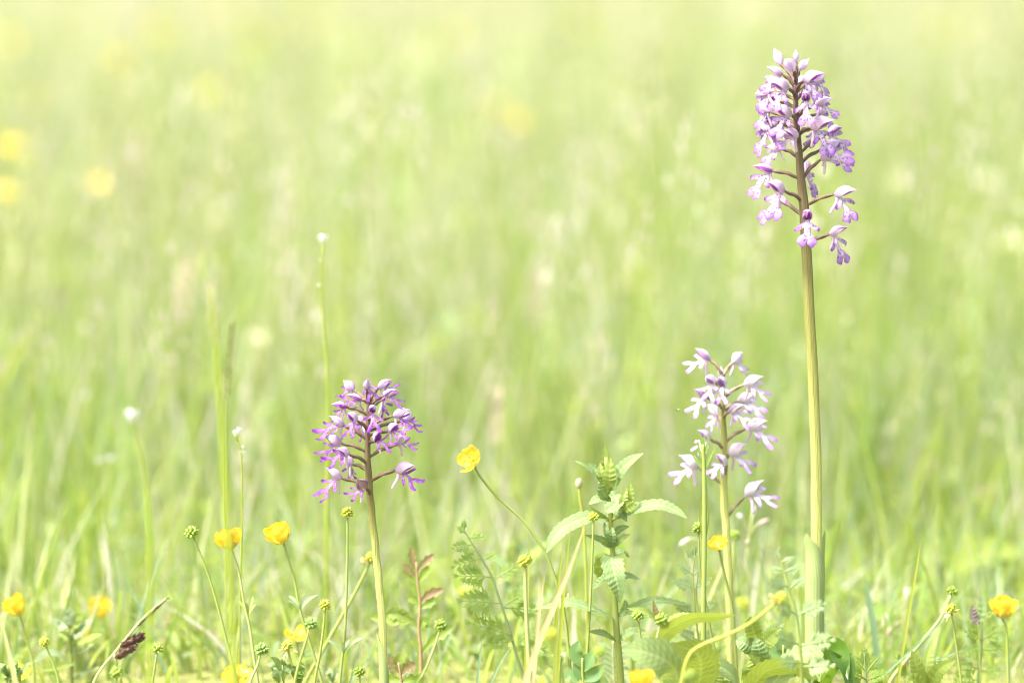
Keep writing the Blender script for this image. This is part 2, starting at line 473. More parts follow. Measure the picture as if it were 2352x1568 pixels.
def blades(name, x, y, h, w, lean, col, label, cat, segs=4, curl=0.5, z0=None):
    n = len(x)
    az = rng.random(n) * 2 * np.pi; fa = rng.random(n) * np.pi
    fx, fy = np.cos(fa), np.sin(fa) * 0.6
    lx, ly = np.cos(az) * lean, np.sin(az) * lean
    V = np.empty((n, segs * 2 + 1, 3), dtype=np.float32)
    for i in range(segs + 1):
        t = i / segs
        b = t ** (1 + curl)
        cx = x + lx * h * b; cy = y + ly * h * b; cz = h * (t - 0.35 * lean * lean * t * t) - 0.004
        ww = w * (1 - t ** 1.8) * (0.7 + 0.6 * min(t * 3, 1)) * 0.5
        if z0 is not None: cz = cz + z0
        if i < segs:
            V[:, i * 2] = np.stack([cx - fx * ww, cy - fy * ww, cz], 1)
            V[:, i * 2 + 1] = np.stack([cx + fx * ww, cy + fy * ww, cz], 1)
        else:
            V[:, i * 2] = np.stack([cx, cy, cz], 1)
    nv = segs * 2 + 1
    quads = np.array([[i * 2, i * 2 + 1, i * 2 + 3, i * 2 + 2] for i in range(segs - 1)])
    tri = np.array([[segs * 2 - 2, segs * 2 - 1, segs * 2]])
    base = np.arange(n)[:, None] * nv
    ql = (base[:, :, None] + quads[None]).reshape(n, -1)
    tl = (base[:, :, None] + tri[None]).reshape(n, -1)
    loops = np.concatenate([ql, tl], 1).ravel()
    cnt = np.tile(np.array([4] * (segs - 1) + [3]), n)
    return raw_mesh(name, V.reshape(-1, 3), loops, cnt, np.repeat(col, nv, 0), label, cat)

def raw_mesh(name, V, loops, cnt, col, label, cat, smooth=True):
    me = bpy.data.meshes.new(name)
    me.vertices.add(len(V)); me.vertices.foreach_set('co', V.astype(np.float32).ravel())
    me.loops.add(len(loops)); me.loops.foreach_set('vertex_index', loops.astype(np.int32))
    me.polygons.add(len(cnt)); st = np.concatenate([[0], np.cumsum(cnt)[:-1]])
    me.polygons.foreach_set('loop_start', st.astype(np.int32)); me.polygons.foreach_set('loop_total', cnt.astype(np.int32))
    if smooth: me.polygons.foreach_set('use_smooth', np.ones(len(cnt), dtype=bool))
    me.update(calc_edges=True)
    ca = me.color_attributes.new('Col', 'FLOAT_COLOR', 'POINT')
    ca.data.foreach_set('color', np.concatenate([col, np.ones((len(col), 1))], 1).astype(np.float32).ravel())
    me.materials.append(M['meadow'])
    o = link(name, me); o['kind'] = 'stuff'; o['label'] = label; o['category'] = cat
    return o

# low sward under and just behind the flowers
x, d = scatter(5200, 3.50, 4.3, 0.45)
h = 0.012 + 0.05 * rng.random(len(x)) ** 2 + np.clip(d - 3.5, 0, 1) * 0.07
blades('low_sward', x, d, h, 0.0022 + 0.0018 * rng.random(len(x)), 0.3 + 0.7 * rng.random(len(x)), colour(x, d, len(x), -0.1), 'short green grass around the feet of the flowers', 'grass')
# half-high grass that leads from the short sward into the meadow
x, d = scatter(6500, 3.50, 4.6, 0.45, 0.85)
h = 0.03 + (0.045 + 0.19 * np.clip(d - 3.5, 0, 0.9)) * rng.random(len(x)) + (rng.random(len(x)) > 0.93) * 0.10 * rng.random(len(x))
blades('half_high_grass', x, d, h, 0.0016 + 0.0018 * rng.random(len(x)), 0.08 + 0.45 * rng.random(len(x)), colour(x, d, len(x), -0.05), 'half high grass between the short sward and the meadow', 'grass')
# standing grass behind; veiling glare painted in as paler blades farther back and leftwards
x, d = scatter(17000, 3.95, 7.0, 0.5, 0.9)
h = 0.07 + (0.12 + 0.14 * np.clip(d - 3.9, 0, 1.4)) * rng.random(len(x))
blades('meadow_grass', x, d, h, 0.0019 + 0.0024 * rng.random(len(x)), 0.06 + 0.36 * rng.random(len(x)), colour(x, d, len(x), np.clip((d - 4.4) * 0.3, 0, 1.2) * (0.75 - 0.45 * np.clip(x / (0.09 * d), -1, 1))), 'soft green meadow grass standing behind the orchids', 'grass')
# far meadow; blade colours lightened for veiling glare, most at the far left
x, d = scatter(26000, 6.8, 26.0, 0.9, 1.25)
h = 0.12 + 0.24 * rng.random(len(x))
blades('far_meadow_grass', x, d, h, (0.004 + 0.004 * rng.random(len(x))) * (d / 7.0) ** 0.6, 0.1 + 0.45 * rng.random(len(x)), colour(x, d, len(x), (0.9 + np.clip(d - 7, 0, 5) * 0.3) * (0.8 - 0.4 * np.clip(x / (0.09 * d), -1, 1))), 'far meadow grass paled by painted veiling glare', 'grass')

# flowering grass heads: thin culms with many small spikelets
def panicles(name, n, d0, d1, side, hlo, hhi, pal, label, spk=16, size=0.0035):
    x, d = scatter(n, d0, d1, side)
    V = []; loops = []; cnt = []; C = []; o = 0
    for i in range(n):
        h = hlo + (hhi - hlo) * random.random(); lx = random.gauss(0, 0.12) * h; ly = random.gauss(0, .1) * h
        c = np.array(random.choice(pal)) * (0.9 + 0.2 * random.random())
        sc = np.array((0.30, 0.36, 0.10))
        w = 0.0007
        V += [(x[i] - w, d[i], -0.003), (x[i] + w, d[i], -0.003), (x[i] + lx + w * .6, d[i] + ly, h), (x[i] + lx - w * .6, d[i] + ly, h)]
        C += [sc] * 4; loops += [o, o + 1, o + 2, o + 3]; cnt.append(4); o += 4
        ph = 0.05 + 0.05 * random.random(); wide = random.choice((0.006, 0.012, 0.02))
        for k in range(spk):
            t = random.random(); r = wide * (1 - t) ** 0.7
            a = random.random() * 6.28
            q = 1 - (1 - t) * ph / h
            px = x[i] + lx * q + math.cos(a) * r; py = d[i] + ly * q + math.sin(a) * r; pz = h - ph * (1 - t)
            s = size * (0.7 + 0.6 * random.random()); b = random.random() * 3.14
            ex, ey = math.cos(b) * s * .45, math.sin(b) * s * .45
            V += [(px, py, pz - s), (px + ex, py + ey, pz), (px, py, pz + s), (px - ex, py - ey, pz)]
            C += [c] * 4; loops += [o, o + 1, o + 2, o + 3]; cnt.append(4); o += 4
    return raw_mesh(name, np.array(V), np.array(loops), np.array(cnt), np.array(C), label, 'grass', False)
panicles('flowering_grass', 1500, 3.95, 7.5, 0.4, 0.12, 0.36, [(0.60, 0.53, 0.47), (0.54, 0.52, 0.34), (0.64, 0.60, 0.54), (0.48, 0.50, 0.26)], 'buff flowering grass heads among the green meadow blades', 16, 0.0043)
panicles('far_flowering_grass', 3200, 6.5, 22, 0.9, 0.22, 0.42, [(0.68, 0.62, 0.52), (0.64, 0.60, 0.48), (0.71, 0.64, 0.58), (0.61, 0.60, 0.44)], 'straw coloured grass heads in the far meadow', 22, 0.006)  # straw heads, whitened so their colour carries the far glare

# small round leaves of low herbs
def herb_leaves(name, n, d0, d1, side, hz, label, big=1.0, gp=((0.17, 0.26, 0.06), (0.23, 0.31, 0.08), (0.22, 0.30, 0.14), (0.27, 0.34, 0.12))):
    x, d = scatter(n, d0, d1, side)
    V = []; loops = []; cnt = []; C = []; o = 0
    gp = np.array(gp)
    col = gp[rng.integers(0, len(gp), n)] * (0.85 + 0.3 * rng.random((n, 1)))
    for i in range(n):
        L_ = (0.008 + 0.016 * random.random()) * big; w = L_ * (0.13 + 0.17 * random.random())
        a = random.random() * 6.28; up = 0.1 + 0.9 * random.random()
        z = hz(d[i]) * random.random()
        dx, dy = math.cos(a), math.sin(a); sx, sy = -dy, dx
        for t, k, dz in ((0, .15, 0), (.4, 1, .5), (.75, .7, .6), (1, .05, .35)):
            for s in (-1, 0, 1):
                V.append((x[i] + dx * L_ * t + sx * s * w * k, d[i] + dy * L_ * t + sy * s * w * k, z + up * L_ * (t * .5 + dz * .6) + abs(s) * w * .3 * k)); C.append(col[i])
        for r in range(3):
            for q in range(2):
                loops += [o + r * 3 + q, o + r * 3 + q + 1, o + r * 3 + q + 4, o + r * 3 + q + 3]; cnt.append(4)
        o += 12
    return raw_mesh(name, np.array(V), np.array(loops), np.array(cnt), np.array(C), label, 'herbs')
herb_leaves('low_herbs', 4200, 3.52, 4.6, 0.45, lambda d: 0.015 + max(0, d - 3.5) * 0.08, 'low leafy herbs filling the ground between the stems')
herb_leaves('meadow_herbs', 5200, 4.1, 7.5, 0.5, lambda d: 0.08 + 0.09 * min(d - 4, 2), 'leafy herbs mixed into the grass behind the orchids', 1.7, ((0.22, 0.34, 0.05), (0.32, 0.42, 0.06), (0.34, 0.44, 0.22), (0.38, 0.45, 0.10), (0.40, 0.46, 0.27)))

# ------------------------------------------------------------------ orchids
HL = 1.0   # hood meshes are unit length
def hood_sepal(a0, a1, a0t, a1t, flare=0.0, R=0.27, n=12, m=7, tipz=0.06, inset=1.0, length=1.0):
    """shell strip of the helmet between polar angles (degrees, 90 = top)"""
    mb = MB(); v = []; uv = []; f = []
    for i in range(n + 1):
        t = i / n
        r = (math.sin(min(t / 0.42, 1) * math.pi / 2) ** 0.7 if t < 0.42 else max(0.0, math.cos((t - 0.42) / 0.58 * math.pi / 2)) ** 1.45) * R * inset
        r = max(r, 0.006)
        for j in range(m + 1):
            s = j / m
            lo = a0 + (a0t - a0) * t; hi = a1 + (a1t - a1) * t
            a = math.radians(lo + (hi - lo) * s)
            rr = r * (1 + flare * t * abs(2 * s - 1))
            v.append((t * length, -math.cos(a) * rr * 0.86, math.sin(a) * rr + tipz * t * t + 0.05 * math.sin(math.pi * t)))
            uv.append((s, t))
    k = m + 1
    for i in range(n):
        for j in range(m):
            f.append((i * k + j, (i + 1) * k + j, (i + 1) * k + j + 1, i * k + j + 1))
    return mb.add(v, f, uv)
def strip(mb, pts, wf, nrm, v0, v1, across=4, cup=0.0, lift=0.0, rows=8):
    C = spline(pts, rows); v = []; uv = []; f = []
    for i in range(rows + 1):
        t = i / rows
        T = (C[min(i + 1, rows)] - C[max(i - 1, 0)]).normalized()
        S = Vector(nrm).cross(T).normalized(); Nn = T.cross(S)
        for j in range(across + 1):
            u = -1 + 2 * j / across
            v.append(C[i] + S * u * wf(t) + Nn * (cup * u * u * wf(t) + lift)); uv.append(((u + 1) / 2, v0 + (v1 - v0) * t))
    k = across + 1
    for i in range(rows):
        for j in range(across):
            f.append((i * k + j, i * k + j + 1, (i + 1) * k + j + 1, (i + 1) * k + j))
    mb.add(v, f, uv)
def lip_mesh(kind, var):
    r = random.Random(kind * 31 + var)
    mb = MB(); Z = (0, 0, 1)
    if kind == 1: lw, aw, bw, spread, al = 0.165, 0.075, 0.125, 0.20, 0.40
    elif kind == 2: lw, aw, bw, spread, al = 0.080, 0.055, 0.090, 0.24, 0.40
    else: lw, aw, bw, spread, al = 0.105, 0.075, 0.13, 0.22, 0.40
    c = r.uniform(-0.08, 0.12); lw *= r.uniform(.85, 1.15); bw *= r.uniform(.9, 1.12)
    le = 0.74 if kind == 1 else 0.62
    strip(mb, [(0, 0, 0), (le * .5, 0, 0.05 + c), (le, 0, 0.02)], lambda t: bw * (0.62 + 0.55 * t * t) * (1 if t < .9 else .9), Z, 0, 0.6, cup=-0.15)
    for s in (-1, 1):
        k = r.uniform(0.8, 1.2); z = r.uniform(-0.05, 0.12)
        strip(mb, [(0.12, s * 0.05, 0.0), (0.24 * k, s * 0.20, 0.03), (0.36 * k, s * (0.05 + al * .75), 0.06 + z), (0.42 * k, s * (0.05 + al), z + (0.12 if kind == 2 else 0.0))],
              lambda t: aw * (0.5 + 0.7 * math.sin(math.pi * (0.15 + 0.7 * t)) if t < .88 else 0.55), Z, 0.30, 1.0, cup=0.2, lift=0.008)
        sp = spread * r.uniform(0.8, 1.2); z2 = r.uniform(-0.06, 0.08)
        tip = (1.0, s * (0.06 + sp), z2 + (0.10 if kind == 2 else 0))
        strip(mb, [(le - .14, s * 0.045, 0.02), (le + .04, s * (0.07 + sp * .35), 0.02), (le + .2, s * (0.07 + sp * .7), z2 * .5), tip],
              lambda t: lw * (0.32 + 0.75 * math.sin(math.pi * min(1, 0.08 + 0.72 * t)) if t < .9 else 0.62), Z, 0.5, 1.0, cup=-0.15, lift=0.005)
    # little tooth between the legs
    strip(mb, [(le - .04, 0, 0.03), (le + .11, 0, 0.05)], lambda t: 0.03 * (1.05 - t), Z, 0.55, 0.85, across=2, rows=3, lift=0.012)
    for p in mb.v:       # ruffled, slightly uneven margins
        p.z += 0.022 * math.sin(17 * p.y + 9 * p.x + var) + r.uniform(-.012, .012)
        p.y += 0.012 * math.sin(23 * p.x + 2 * var)
    return mb
def spur_mesh():
    mb = MB()
    return tube(mb, spline([(0, 0, 0), (-0.05, 0, -0.22), (-0.22, 0, -0.45), (-0.30, 0, -0.60)], 8), lambda t: 0.07 * (1 - 0.25 * t) * (1 if t < .95 else .6), 8)

SETS = {}
VARS = ((0.255, 0.07, 0.28, 2.0), (0.23, 0.13, 0.20, 10.0), (0.27, 0.03, 0.38, -4.0), (0.24, 0.0, 0.32, 6.0))   # width, tip lift, flare, gape
for k, hm, im, sm in ((1, 'hood1', 'inner1', 'spur1'), (2, 'hood2', 'inner1', 'spur1'), (3, 'hood3', 'inner3', 'spur1')):
    SETS[k] = dict(
        dorsal=[hood_sepal(28, 152, 40 - g_, 140 + g_, 0.0, R=w_, tipz=z_).mesh('dorsal_sepal', hm) for w_, z_, f_, g_ in VARS],
        lat=[hood_sepal(-78, 34, 22 + g_, 48, f_, R=w_ - .002, tipz=z_ - .02).mesh('lateral_sepal', hm) for w_, z_, f_, g_ in VARS],
        latr=[hood_sepal(146, 258, 132, 158 - g_, f_, R=w_ - .002, tipz=z_ - .02).mesh('lateral_sepal', hm) for w_, z_, f_, g_ in VARS],
        pet=[hood_sepal(-38, 70, -30, 60, 0.0, R=w_, tipz=z_, inset=0.95, length=0.98, n=9, m=5).mesh('inner_petal', im) for w_, z_, f_, g_ in VARS],
        petr=[hood_sepal(110, 218, 120, 210, 0.0, R=w_, tipz=z_, inset=0.95, length=0.98, n=9, m=5).mesh('inner_petal', im) for w_, z_, f_, g_ in VARS],
        lip=[lip_mesh(k, v).mesh('lip', 'lip%d' % k) for v in range(9)],
        spur=spur_mesh().mesh('spur', sm))
WILT = hood_sepal(28, 152, 40, 140, 0.3).mesh('withered_sepal', 'wilt')
WILT_L = hood_sepal(-78, 34, -60, 44, 0.5).mesh('withered_sepal', 'wilt')
WILT_R = hood_sepal(146, 258, 136, 240, 0.5).mesh('withered_sepal', 'wilt')

def orchid(label, d, stem_px, radius, ramp, kind, flowers, zoom, hood_mm, head_frac):
    pts = path(stem_px, d)
    pts.reverse()
    C = spline(pts, 60)
    th = Thing('orchid', label, 'orchid', C[0], 'flowering orchids')
    for q_, p_ in enumerate(C): p_.x += 0.00012 * math.sin(q_ * 0.9 + kind) + 0.0002 * math.sin(q_ * 0.23)
    mb = tube(MB(), C, radius, 20, ridge=0.06, nr=5)
    th.part('stem', mb, orchid_stem('orchid_stem_%d' % kind, *ramp))
    S = SETS[kind]
    def on_stem(z):
        return min(C, key=lambda p: abs(p.z - z))
    for i, fl in enumerate(flowers):
        bx, by, tx, ty, sg, lx, ly, ax, ay = fl[:9]
        opt = fl[9] if len(fl) > 9 else ''
        b0 = P(*zoom(bx, by), d); t0 = P(*zoom(tx, ty), d)
        Lr = hood_mm * 0.001 * random.uniform(0.94, 1.06)
        v = t0 - b0; flat = math.hypot(v.x, v.z)
        dy = math.sqrt(max(0, Lr * Lr - flat * flat)) * (sg if sg else 0.15)
        if flat > Lr: Lr = flat
        if sg == -1 and abs(dy) < 0.55 * Lr: dy = -0.6 * max(flat, Lr * .8); Lr = math.hypot(flat, dy)
        v = Vector((v.x, dy, v.z))
        if sg == 0: Lr = max(v.length, 0.0075)
        if kind == 1 and sg: Lr *= 1.03
        yaw = v.normalized().y
        off = yaw * 0.013 + (0.012 if 'b' in opt else 0)
        back = b0 + Vector((0, off, 0))
        up = Vector((0, -0.12, 1.0))
        if abs(v.normalized().z) > 0.75: up = Vector((0, -1, 0.3)) if sg <= 0 else Vector((-0.3, -1, 0))
        R3 = frame(v, up)
        fm = place(back, R3, Lr)
        e = link('flower', None, th.o); e.empty_display_size = 0.005
        e.matrix_local = Matrix.Translation(-th.base) @ fm
        def sub(nm, me, m=None):
            o = link(nm, me, e)
            if m is not None: o.matrix_local = m
            return o
        jit = lambda a: Matrix.Rotation(random.uniform(-a, a), 4, 'X') @ Matrix.Rotation(random.uniform(-a, a) * .5, 4, 'Z')
        if 'w' in opt:
            sub('sepal', WILT, jit(.2)); sub('sepal', WILT_L, jit(.3)); sub('sepal', WILT_R, jit(.3))
        else:
            q = (i * 7 + 1) % 4
            sub('sepal', S['dorsal'][q], jit(.07)); sub('sepal', S['lat'][q], jit(.12)); sub('sepal', S['latr'][q], jit(.12))
            if 'u' not in opt:
                sub('petal', S['pet'][q], jit(.06)); sub('petal', S['petr'][q], jit(.06))
        inv = fm.inverted()
        if 'u' not in opt:
            sub('spur', S['spur'], Matrix.Translation((0.14, 0, -0.12)) @ jit(0.35))
            # lip hangs from the throat towards its own end point
            thr = fm @ Vector((0.26, 0, -0.12))
            le = P(*zoom(lx, ly), d); dv = le - thr; dv.y = 0
            Ll = max(0.0105, min(dv.length * 1.03, 0.0175)) * (1.04 if kind == 1 else 1.0)
            dirv = dv.normalized(); fw = v.normalized()
            dirv = (dirv + Vector((0, yaw * 0.55 - 0.05, 0))).normalized()
            nn = fw * 0.7 + Vector((0, -0.75, 0.35)) + (Vector((0, -0.3, 0)) if yaw > 0.3 else Vector((0, 0, 0)))
            lm = place(thr, frame(dirv, nn), Ll / max(0.6, math.hypot(dirv.x, dirv.z)))
            sub('lip', S['lip'][(i * 5 + kind) % 9], inv @ lm)
        # ovary from the stem to the helmet
        at = P(*zoom(ax, ay), d) if ax else None
        zz = (at.z if at is not None else back.z - 0.006)
        a3 = on_stem(zz)
        a3 = Vector((a3.x, a3.y, zz))
        mid = (a3 + back) / 2 + Vector((0, 0, 0.0012)) + Vector((0, yaw * 0.002, 0))
        q = spline([a3, mid, back + v.normalized() * Lr * 0.06], 10)
        mb = tube(MB(), [inv @ p for p in q], lambda t: (0.00066 + 0.00046 * math.sin(math.pi * t)) / Lr, 9, twist=4.2, ridge=0.22, nr=3)
        sub('ovary', mb.mesh('ovary', 'ovary_pale' if kind == 3 else 'ovary'))
        br = MB(); dd = (back - a3).normalized()
        leaf(br, [inv @ a3, inv @ (a3 + dd * 0.0016 + Vector((0, 0, -.0002))), inv @ (a3 + dd * 0.0034 + Vector((0, 0, -0.0004)))], lance(0.0011 / Lr, .3, .8), (inv.to_3x3() @ Vector((0, -1, -0.6))), across=2, rows=5)
        sub('bract', br.mesh('bract', 'bract'))
    return th, C

def zoomer(x0, y0, s): return lambda a, b: ((x0 + a / s) / 1.7415, (y0 + b / s) / 1.7415)
Z1 = zoomer(2900, 150, 3.1354); Z3 = zoomer(1200, 1450, 2.613); Z4 = zoomer(2650, 1360, 2.118)
lo = 1411            # second view of the tall head lies this much lower
def q2(*f): return tuple(v + lo if i in (1, 3, 6, 8) and v else v for i, v in enumerate(f))
F1 = [
    (730, 375, 635, 195, 1, 0, 0, 880, 560, 'ub'), (895, 320, 895, 150, 0, 0, 0, 885, 480, 'u'),
    (850, 415, 740, 255, -1, 0, 0, 870, 560, 'u'), (930, 415, 1080, 270, 0, 0, 0, 890, 600, 'u'),
    (735, 470, 505, 400, 0, 490, 670, 850, 640), (965, 540, 1215, 455, -1, 1150, 720, 870, 690),
    (1130, 580, 1275, 490, 1, 1330, 740, 890, 700, 'b'), (800, 640, 550, 555, -1, 590, 880, 850, 770),
    (590, 700, 415, 785, 1, 500, 850, 850, 790, 'b'), (1000, 775, 985, 690, -1, 1000, 1045, 890, 980),
    (1125, 850, 1365, 765, 0, 1400, 980, 960, 1010), (835, 970, 600, 880, -1, 620, 1210, 890, 1090),
    (590, 960, 445, 850, 1, 425, 1170, 890, 1100, 'b'), (1050, 1120, 1350, 1045, -1, 1290, 1430, 970, 1230),
    (920, 1240, 720, 1150, -1, 690, 1330, 905, 1340), (720, 1400, 515, 1385, 0, 500, 1570, 910, 1530),
    (590, 1190, 430, 1130, 1, 420, 1480, 900, 1350, 'b'), (1190, 1540, 1420, 1400, 0, 1570, 1500, 1020, 1790),
    (1310, 1230, 1505, 1165, 1, 1560, 1400, 990, 1460, 'b'), (1230, 1430, 1480, 1340, 1, 1590, 1640, 1010, 1590, 'b'),
    (1130, 1180, 1250, 1120, 1, 1120, 1310, 990, 1240, 'b'), (700, 1080, 560, 1150, 1, 480, 1280, 900, 1180, 'b'),
    (720, 840, 570, 780, 1, 560, 980, 870, 900, 'b'), (1060, 720, 1190, 650, 1, 1190, 860, 900, 800, 'b'), (1170, 1000, 1320, 930, 1, 1370, 1140, 960, 1080, 'b'),
    (690, 600, 540, 620, 1, 510, 760, 860, 700, 'b'), (770, 1130, 630, 1060, 1, 640, 1290, 900, 1220, 'b'), (950, 620, 1060, 560, 1, 1010, 720, 890, 660, 'b'),
    q2(615, 270, 335, 235, 0, 350, 570, 925, 370), q2(745, 515, 505, 400, -1, 590, 815, 950, 660),
    q2(735, 685, 640, 640, 1, 480, 920, 885, 860, 'b'), q2(1040, 340, 1060, 190, 1, 1170, 590, 1000, 420, 'b'),
    q2(1355, 545, 1640, 520, -1, 1570, 840, 1060, 710), q2(1010, 850, 1020, 750, -1, 1000, 1130, 960, 930),
    q2(1305, 1065, 1560, 965, 0, 1480, 1385, 1080, 1205),
]
o1, C1 = orchid('tallest orchid with a long dense spike of spotted purple and white flowers', 3.40,
    [(1827, 195), (1828, 245), (1834, 330), (1843, 430), (1850, 520), (1855, 640), (1864, 800), (1872, 950), (1876, 1080), (1876, 1250), (1873, 1400), (1870, 1520)],
    lambda t: 0.0034 - 0.0005 * t if t < 0.72 else 0.0030 - 0.0019 * ((t - .72) / .28) ** 0.8, (0.28, 0.70), 1, F1, Z1, 13.0, 0.6)
F2 = [
    (690, 260, 720, 115, -1, 770, 350, 700, 420), (805, 295, 965, 205, 0, 1010, 300, 720, 430, 'b'),
    (870, 350, 1025, 285, 0, 1070, 440, 760, 470), (560, 330, 435, 230, 1, 430, 400, 690, 440, 'b'),
    (655, 395, 475, 355, 0, 420, 410, 705, 430), (495, 470, 320, 450, 0, 390, 600, 690, 550),
    (770, 490, 755, 425, -1, 790, 690, 690, 600), (605, 600, 490, 500, -1, 530, 695, 690, 710),
    (470, 665, 280, 575, 0, 165, 775, 690, 810), (965, 560, 1160, 505, 0, 1190, 660, 740, 690),
    (925, 710, 1040, 605, -1, 1170, 710, 740, 760), (790, 810, 840, 690, -1, 990, 860, 740, 850),
    (1000, 870, 1140, 730, 0, 1200, 880, 740, 990), (445, 850, 230, 780, 0, 195, 1000, 680, 935),
    (520, 950, 385, 870, -1, 270, 1030, 700, 1055), (545, 1085, 440, 1015, 1, 540, 1230, 680, 1145),
    (445, 1215, 240, 1120, 0, 195, 1430, 690, 1310), (995, 1115, 1215, 1065, -1, 1250, 1270, 750, 1245),
    (690, 1300, 610, 1190, -1, 600, 1330, 720, 1380, 'w'), (650, 640, 590, 700, 1, 590, 820, 690, 720, 'b'),
    (840, 440, 920, 380, 1, 870, 560, 720, 520, 'b'), (1080, 660, 1150, 590, 1, 1190, 720, 740, 720, 'b'),
]
o2, C2 = orchid('shorter orchid with a rounded head of vivid violet flowers beside yellow buttercups', 3.385,
    [(847, 905), (846, 980), (845, 1040), (848, 1110), (853, 1175), (862, 1250), (870, 1320), (878, 1420), (882, 1568)],
    lambda t: 0.0024 - 0.0004 * t if t < .7 else 0.0021 - 0.0010 * (t - .7) / .3, (0.35, 0.68), 2, F2, Z3, 11.5, 0.6)
F3 = [
    (410, 175, 258, 85, 0, 190, 235, 480, 285), (600, 205, 695, 135, 1, 740, 300, 515, 320),
    (440, 350, 350, 285, -1, 370, 490, 505, 420), (520, 380, 465, 290, -1, 490, 515, 510, 430),
    (385, 485, 250, 415, -1, 230, 610, 505, 580), (685, 380, 860, 315, 0, 900, 490, 520, 495),
    (555, 600, 690, 530, -1, 745, 705, 515, 660), (640, 540, 795, 475, 0, 880, 650, 520, 620, 'b'),
    (480, 650, 390, 590, 1, 410, 750, 510, 740), (710, 745, 895, 690, 0, 950, 880, 530, 870),
    (405, 835, 285, 740, -1, 270, 930, 505, 925), (555, 975, 725, 875, 0, 770, 1090, 525, 1065),
    (545, 1045, 430, 960, -1, 385, 1130, 515, 1155), (320, 1085, 125, 985, 0, 80, 1175, 495, 1235),
    (695, 1325, 865, 1180, 0, 975, 1375, 545, 1515), (500, 330, 500, 270, 0, 0, 0, 505, 380, 'u'),
]
o3, C3 = orchid('pale lilac orchid with loosely spaced flowers on a yellow green stem', 3.445,
    [(1658, 872), (1661, 930), (1664, 1010), (1663, 1080), (1662, 1130), (1668, 1210), (1674, 1300), (1677, 1400), (1679, 1500)],
    lambda t: 0.0025 - 0.0003 * t if t < .7 else 0.0022 - 0.0012 * (t - .7) / .3, (0.6, 1.0), 3, F3, Z4, 12.5, 0.6)

# sheath leaves and foot leaf of the tall orchid
mb = MB()
def sheath(th, pts, w, wrap, rad, name='sheath_leaf', mat='sheath', side=0.0):
    """leaf wrapped round the stem: centre line pts, half opening angle wrap(t), radius rad(t)"""
    rows = 26; C = spline(pts, rows); m = 12; mb = MB(); v = []; uv = []; f = []
    for i in range(rows + 1):
        t = i / rows
        for j in range(m + 1):
            u = -1 + 2 * j / m; a = -math.pi / 2 + side + u * wrap(t)
            v.append(C[i] + Vector((math.cos(a) * rad(t), math.sin(a) * rad(t), 0))); uv.append(((u + 1) / 2, t))
    k = m + 1
    for i in range(rows):
        for j in range(m): f.append((i * k + j, i * k + j + 1, (i + 1) * k + j + 1, (i + 1) * k + j))
    return th.part(name, mb.add(v, f, uv), mat)
def sheath_mat():
    m, t = nt_new('ribbed_sheath')
    tc = N(t, 'ShaderNodeTexCoord'); uv = N(t, 'ShaderNodeSeparateXYZ'); L(t, tc.outputs['UV'], uv.inputs[0])
    s = mth(t, 'SINE', mth(t, 'MULTIPLY', uv.outputs[0], 120.0))
    col = mixc(t, mth(t, 'MULTIPLY', mth(t, 'ADD', s, 1), 0.5), (0.27, 0.37, 0.13), (0.36, 0.45, 0.20))
    col = mixc(t, mth(t, 'MULTIPLY', noise(t, 250), 0.5), col, (0.40, 0.46, 0.20))
    e = mth(t, 'POWER', mth(t, 'MULTIPLY', mth(t, 'ABSOLUTE', mth(t, 'SUBTRACT', uv.outputs[0], 0.5)), 2.0), 14.0)
    col = mixc(t, e, col, (0.55, 0.58, 0.25))
    bn = N(t, 'ShaderNodeBump'); bn.inputs['Strength'].default_value = 0.2; bn.inputs['Distance'].default_value = 0.0003
    L(t, s, bn.inputs['Height'])
    finish(t, col, 0.3, None, 0.5, 0.3, bn.outputs[0])
    return m
M['ribbed'] = sheath_mat()
base1 = C1[0]
sp = [P(1868, 1600, 3.40), P(1871, 1490, 3.40), P(1871, 1400, 3.40), P(1872, 1320, 3.40), P(1869, 1265, 3.40), P(1858, 1222, 3.3985)]
sp[0].z = -0.004
sheath(o1, sp, 0, lambda t: 3.3 if t < .55 else max(0.05, 3.3 * (1 - ((t - .55) / .45) ** 1.3)), lambda t: 0.0060 if t < .62 else 0.0060 - 0.0020 * ((t - .62) / .38), mat='ribbed', side=-0.5)
sp2 = [P(1874, 1420, 3.402), P(1878, 1330, 3.402), P(1879, 1270, 3.402), P(1882, 1216, 3.402)]
sheath(o1, sp2, 0, lambda t: 2.4 * (1 - t ** 2) + 0.04, lambda t: 0.0045 - 0.0006 * t, 'sheath_leaf', 'ribbed', side=0.9)
mb = MB(); leaf(mb, [P(1876, 1600, 3.395), P(1893, 1530, 3.38), P(1908, 1492, 3.37), P(1938, 1500, 3.355), P(1948, 1560, 3.34)], lance(0.0085, .35, .6), (-0.5, -1, 0.2), 6, fold=0.25)
o1.part('foot_leaf', mb, 'orchid_leaf')
mb = MB(); leaf(mb, [P(1880, 1600, 3.385), P(1900, 1545, 3.365), P(1925, 1510, 3.35), P(1945, 1540, 3.345), P(1950, 1600, 3.34)], lance(0.008, .4, .6), (0.6, -1, 0.3), 6, fold=0.3)
o1.part('foot_leaf', mb, 'orchid_leaf')
mb = MB(); leaf(mb, [P(1890, 1560, 3.42), P(1900, 1500, 3.43), P(1905, 1462, 3.43)], lance(0.0055, .4, .6), (-0.6, -1, 0), 4, fold=0.3)
o1.part('foot_leaf', mb, 'sheath')
sp = [P(882, 1640, 3.385), P(882, 1560, 3.385), P(881, 1500, 3.385), P(876, 1450, 3.384)]
sheath(o2, sp, 0, lambda t: 3.2 if t < .3 else max(.05, 3.2 * (1 - ((t - .3) / .7))), lambda t: 0.0030, mat='ribbed', side=-1.2)

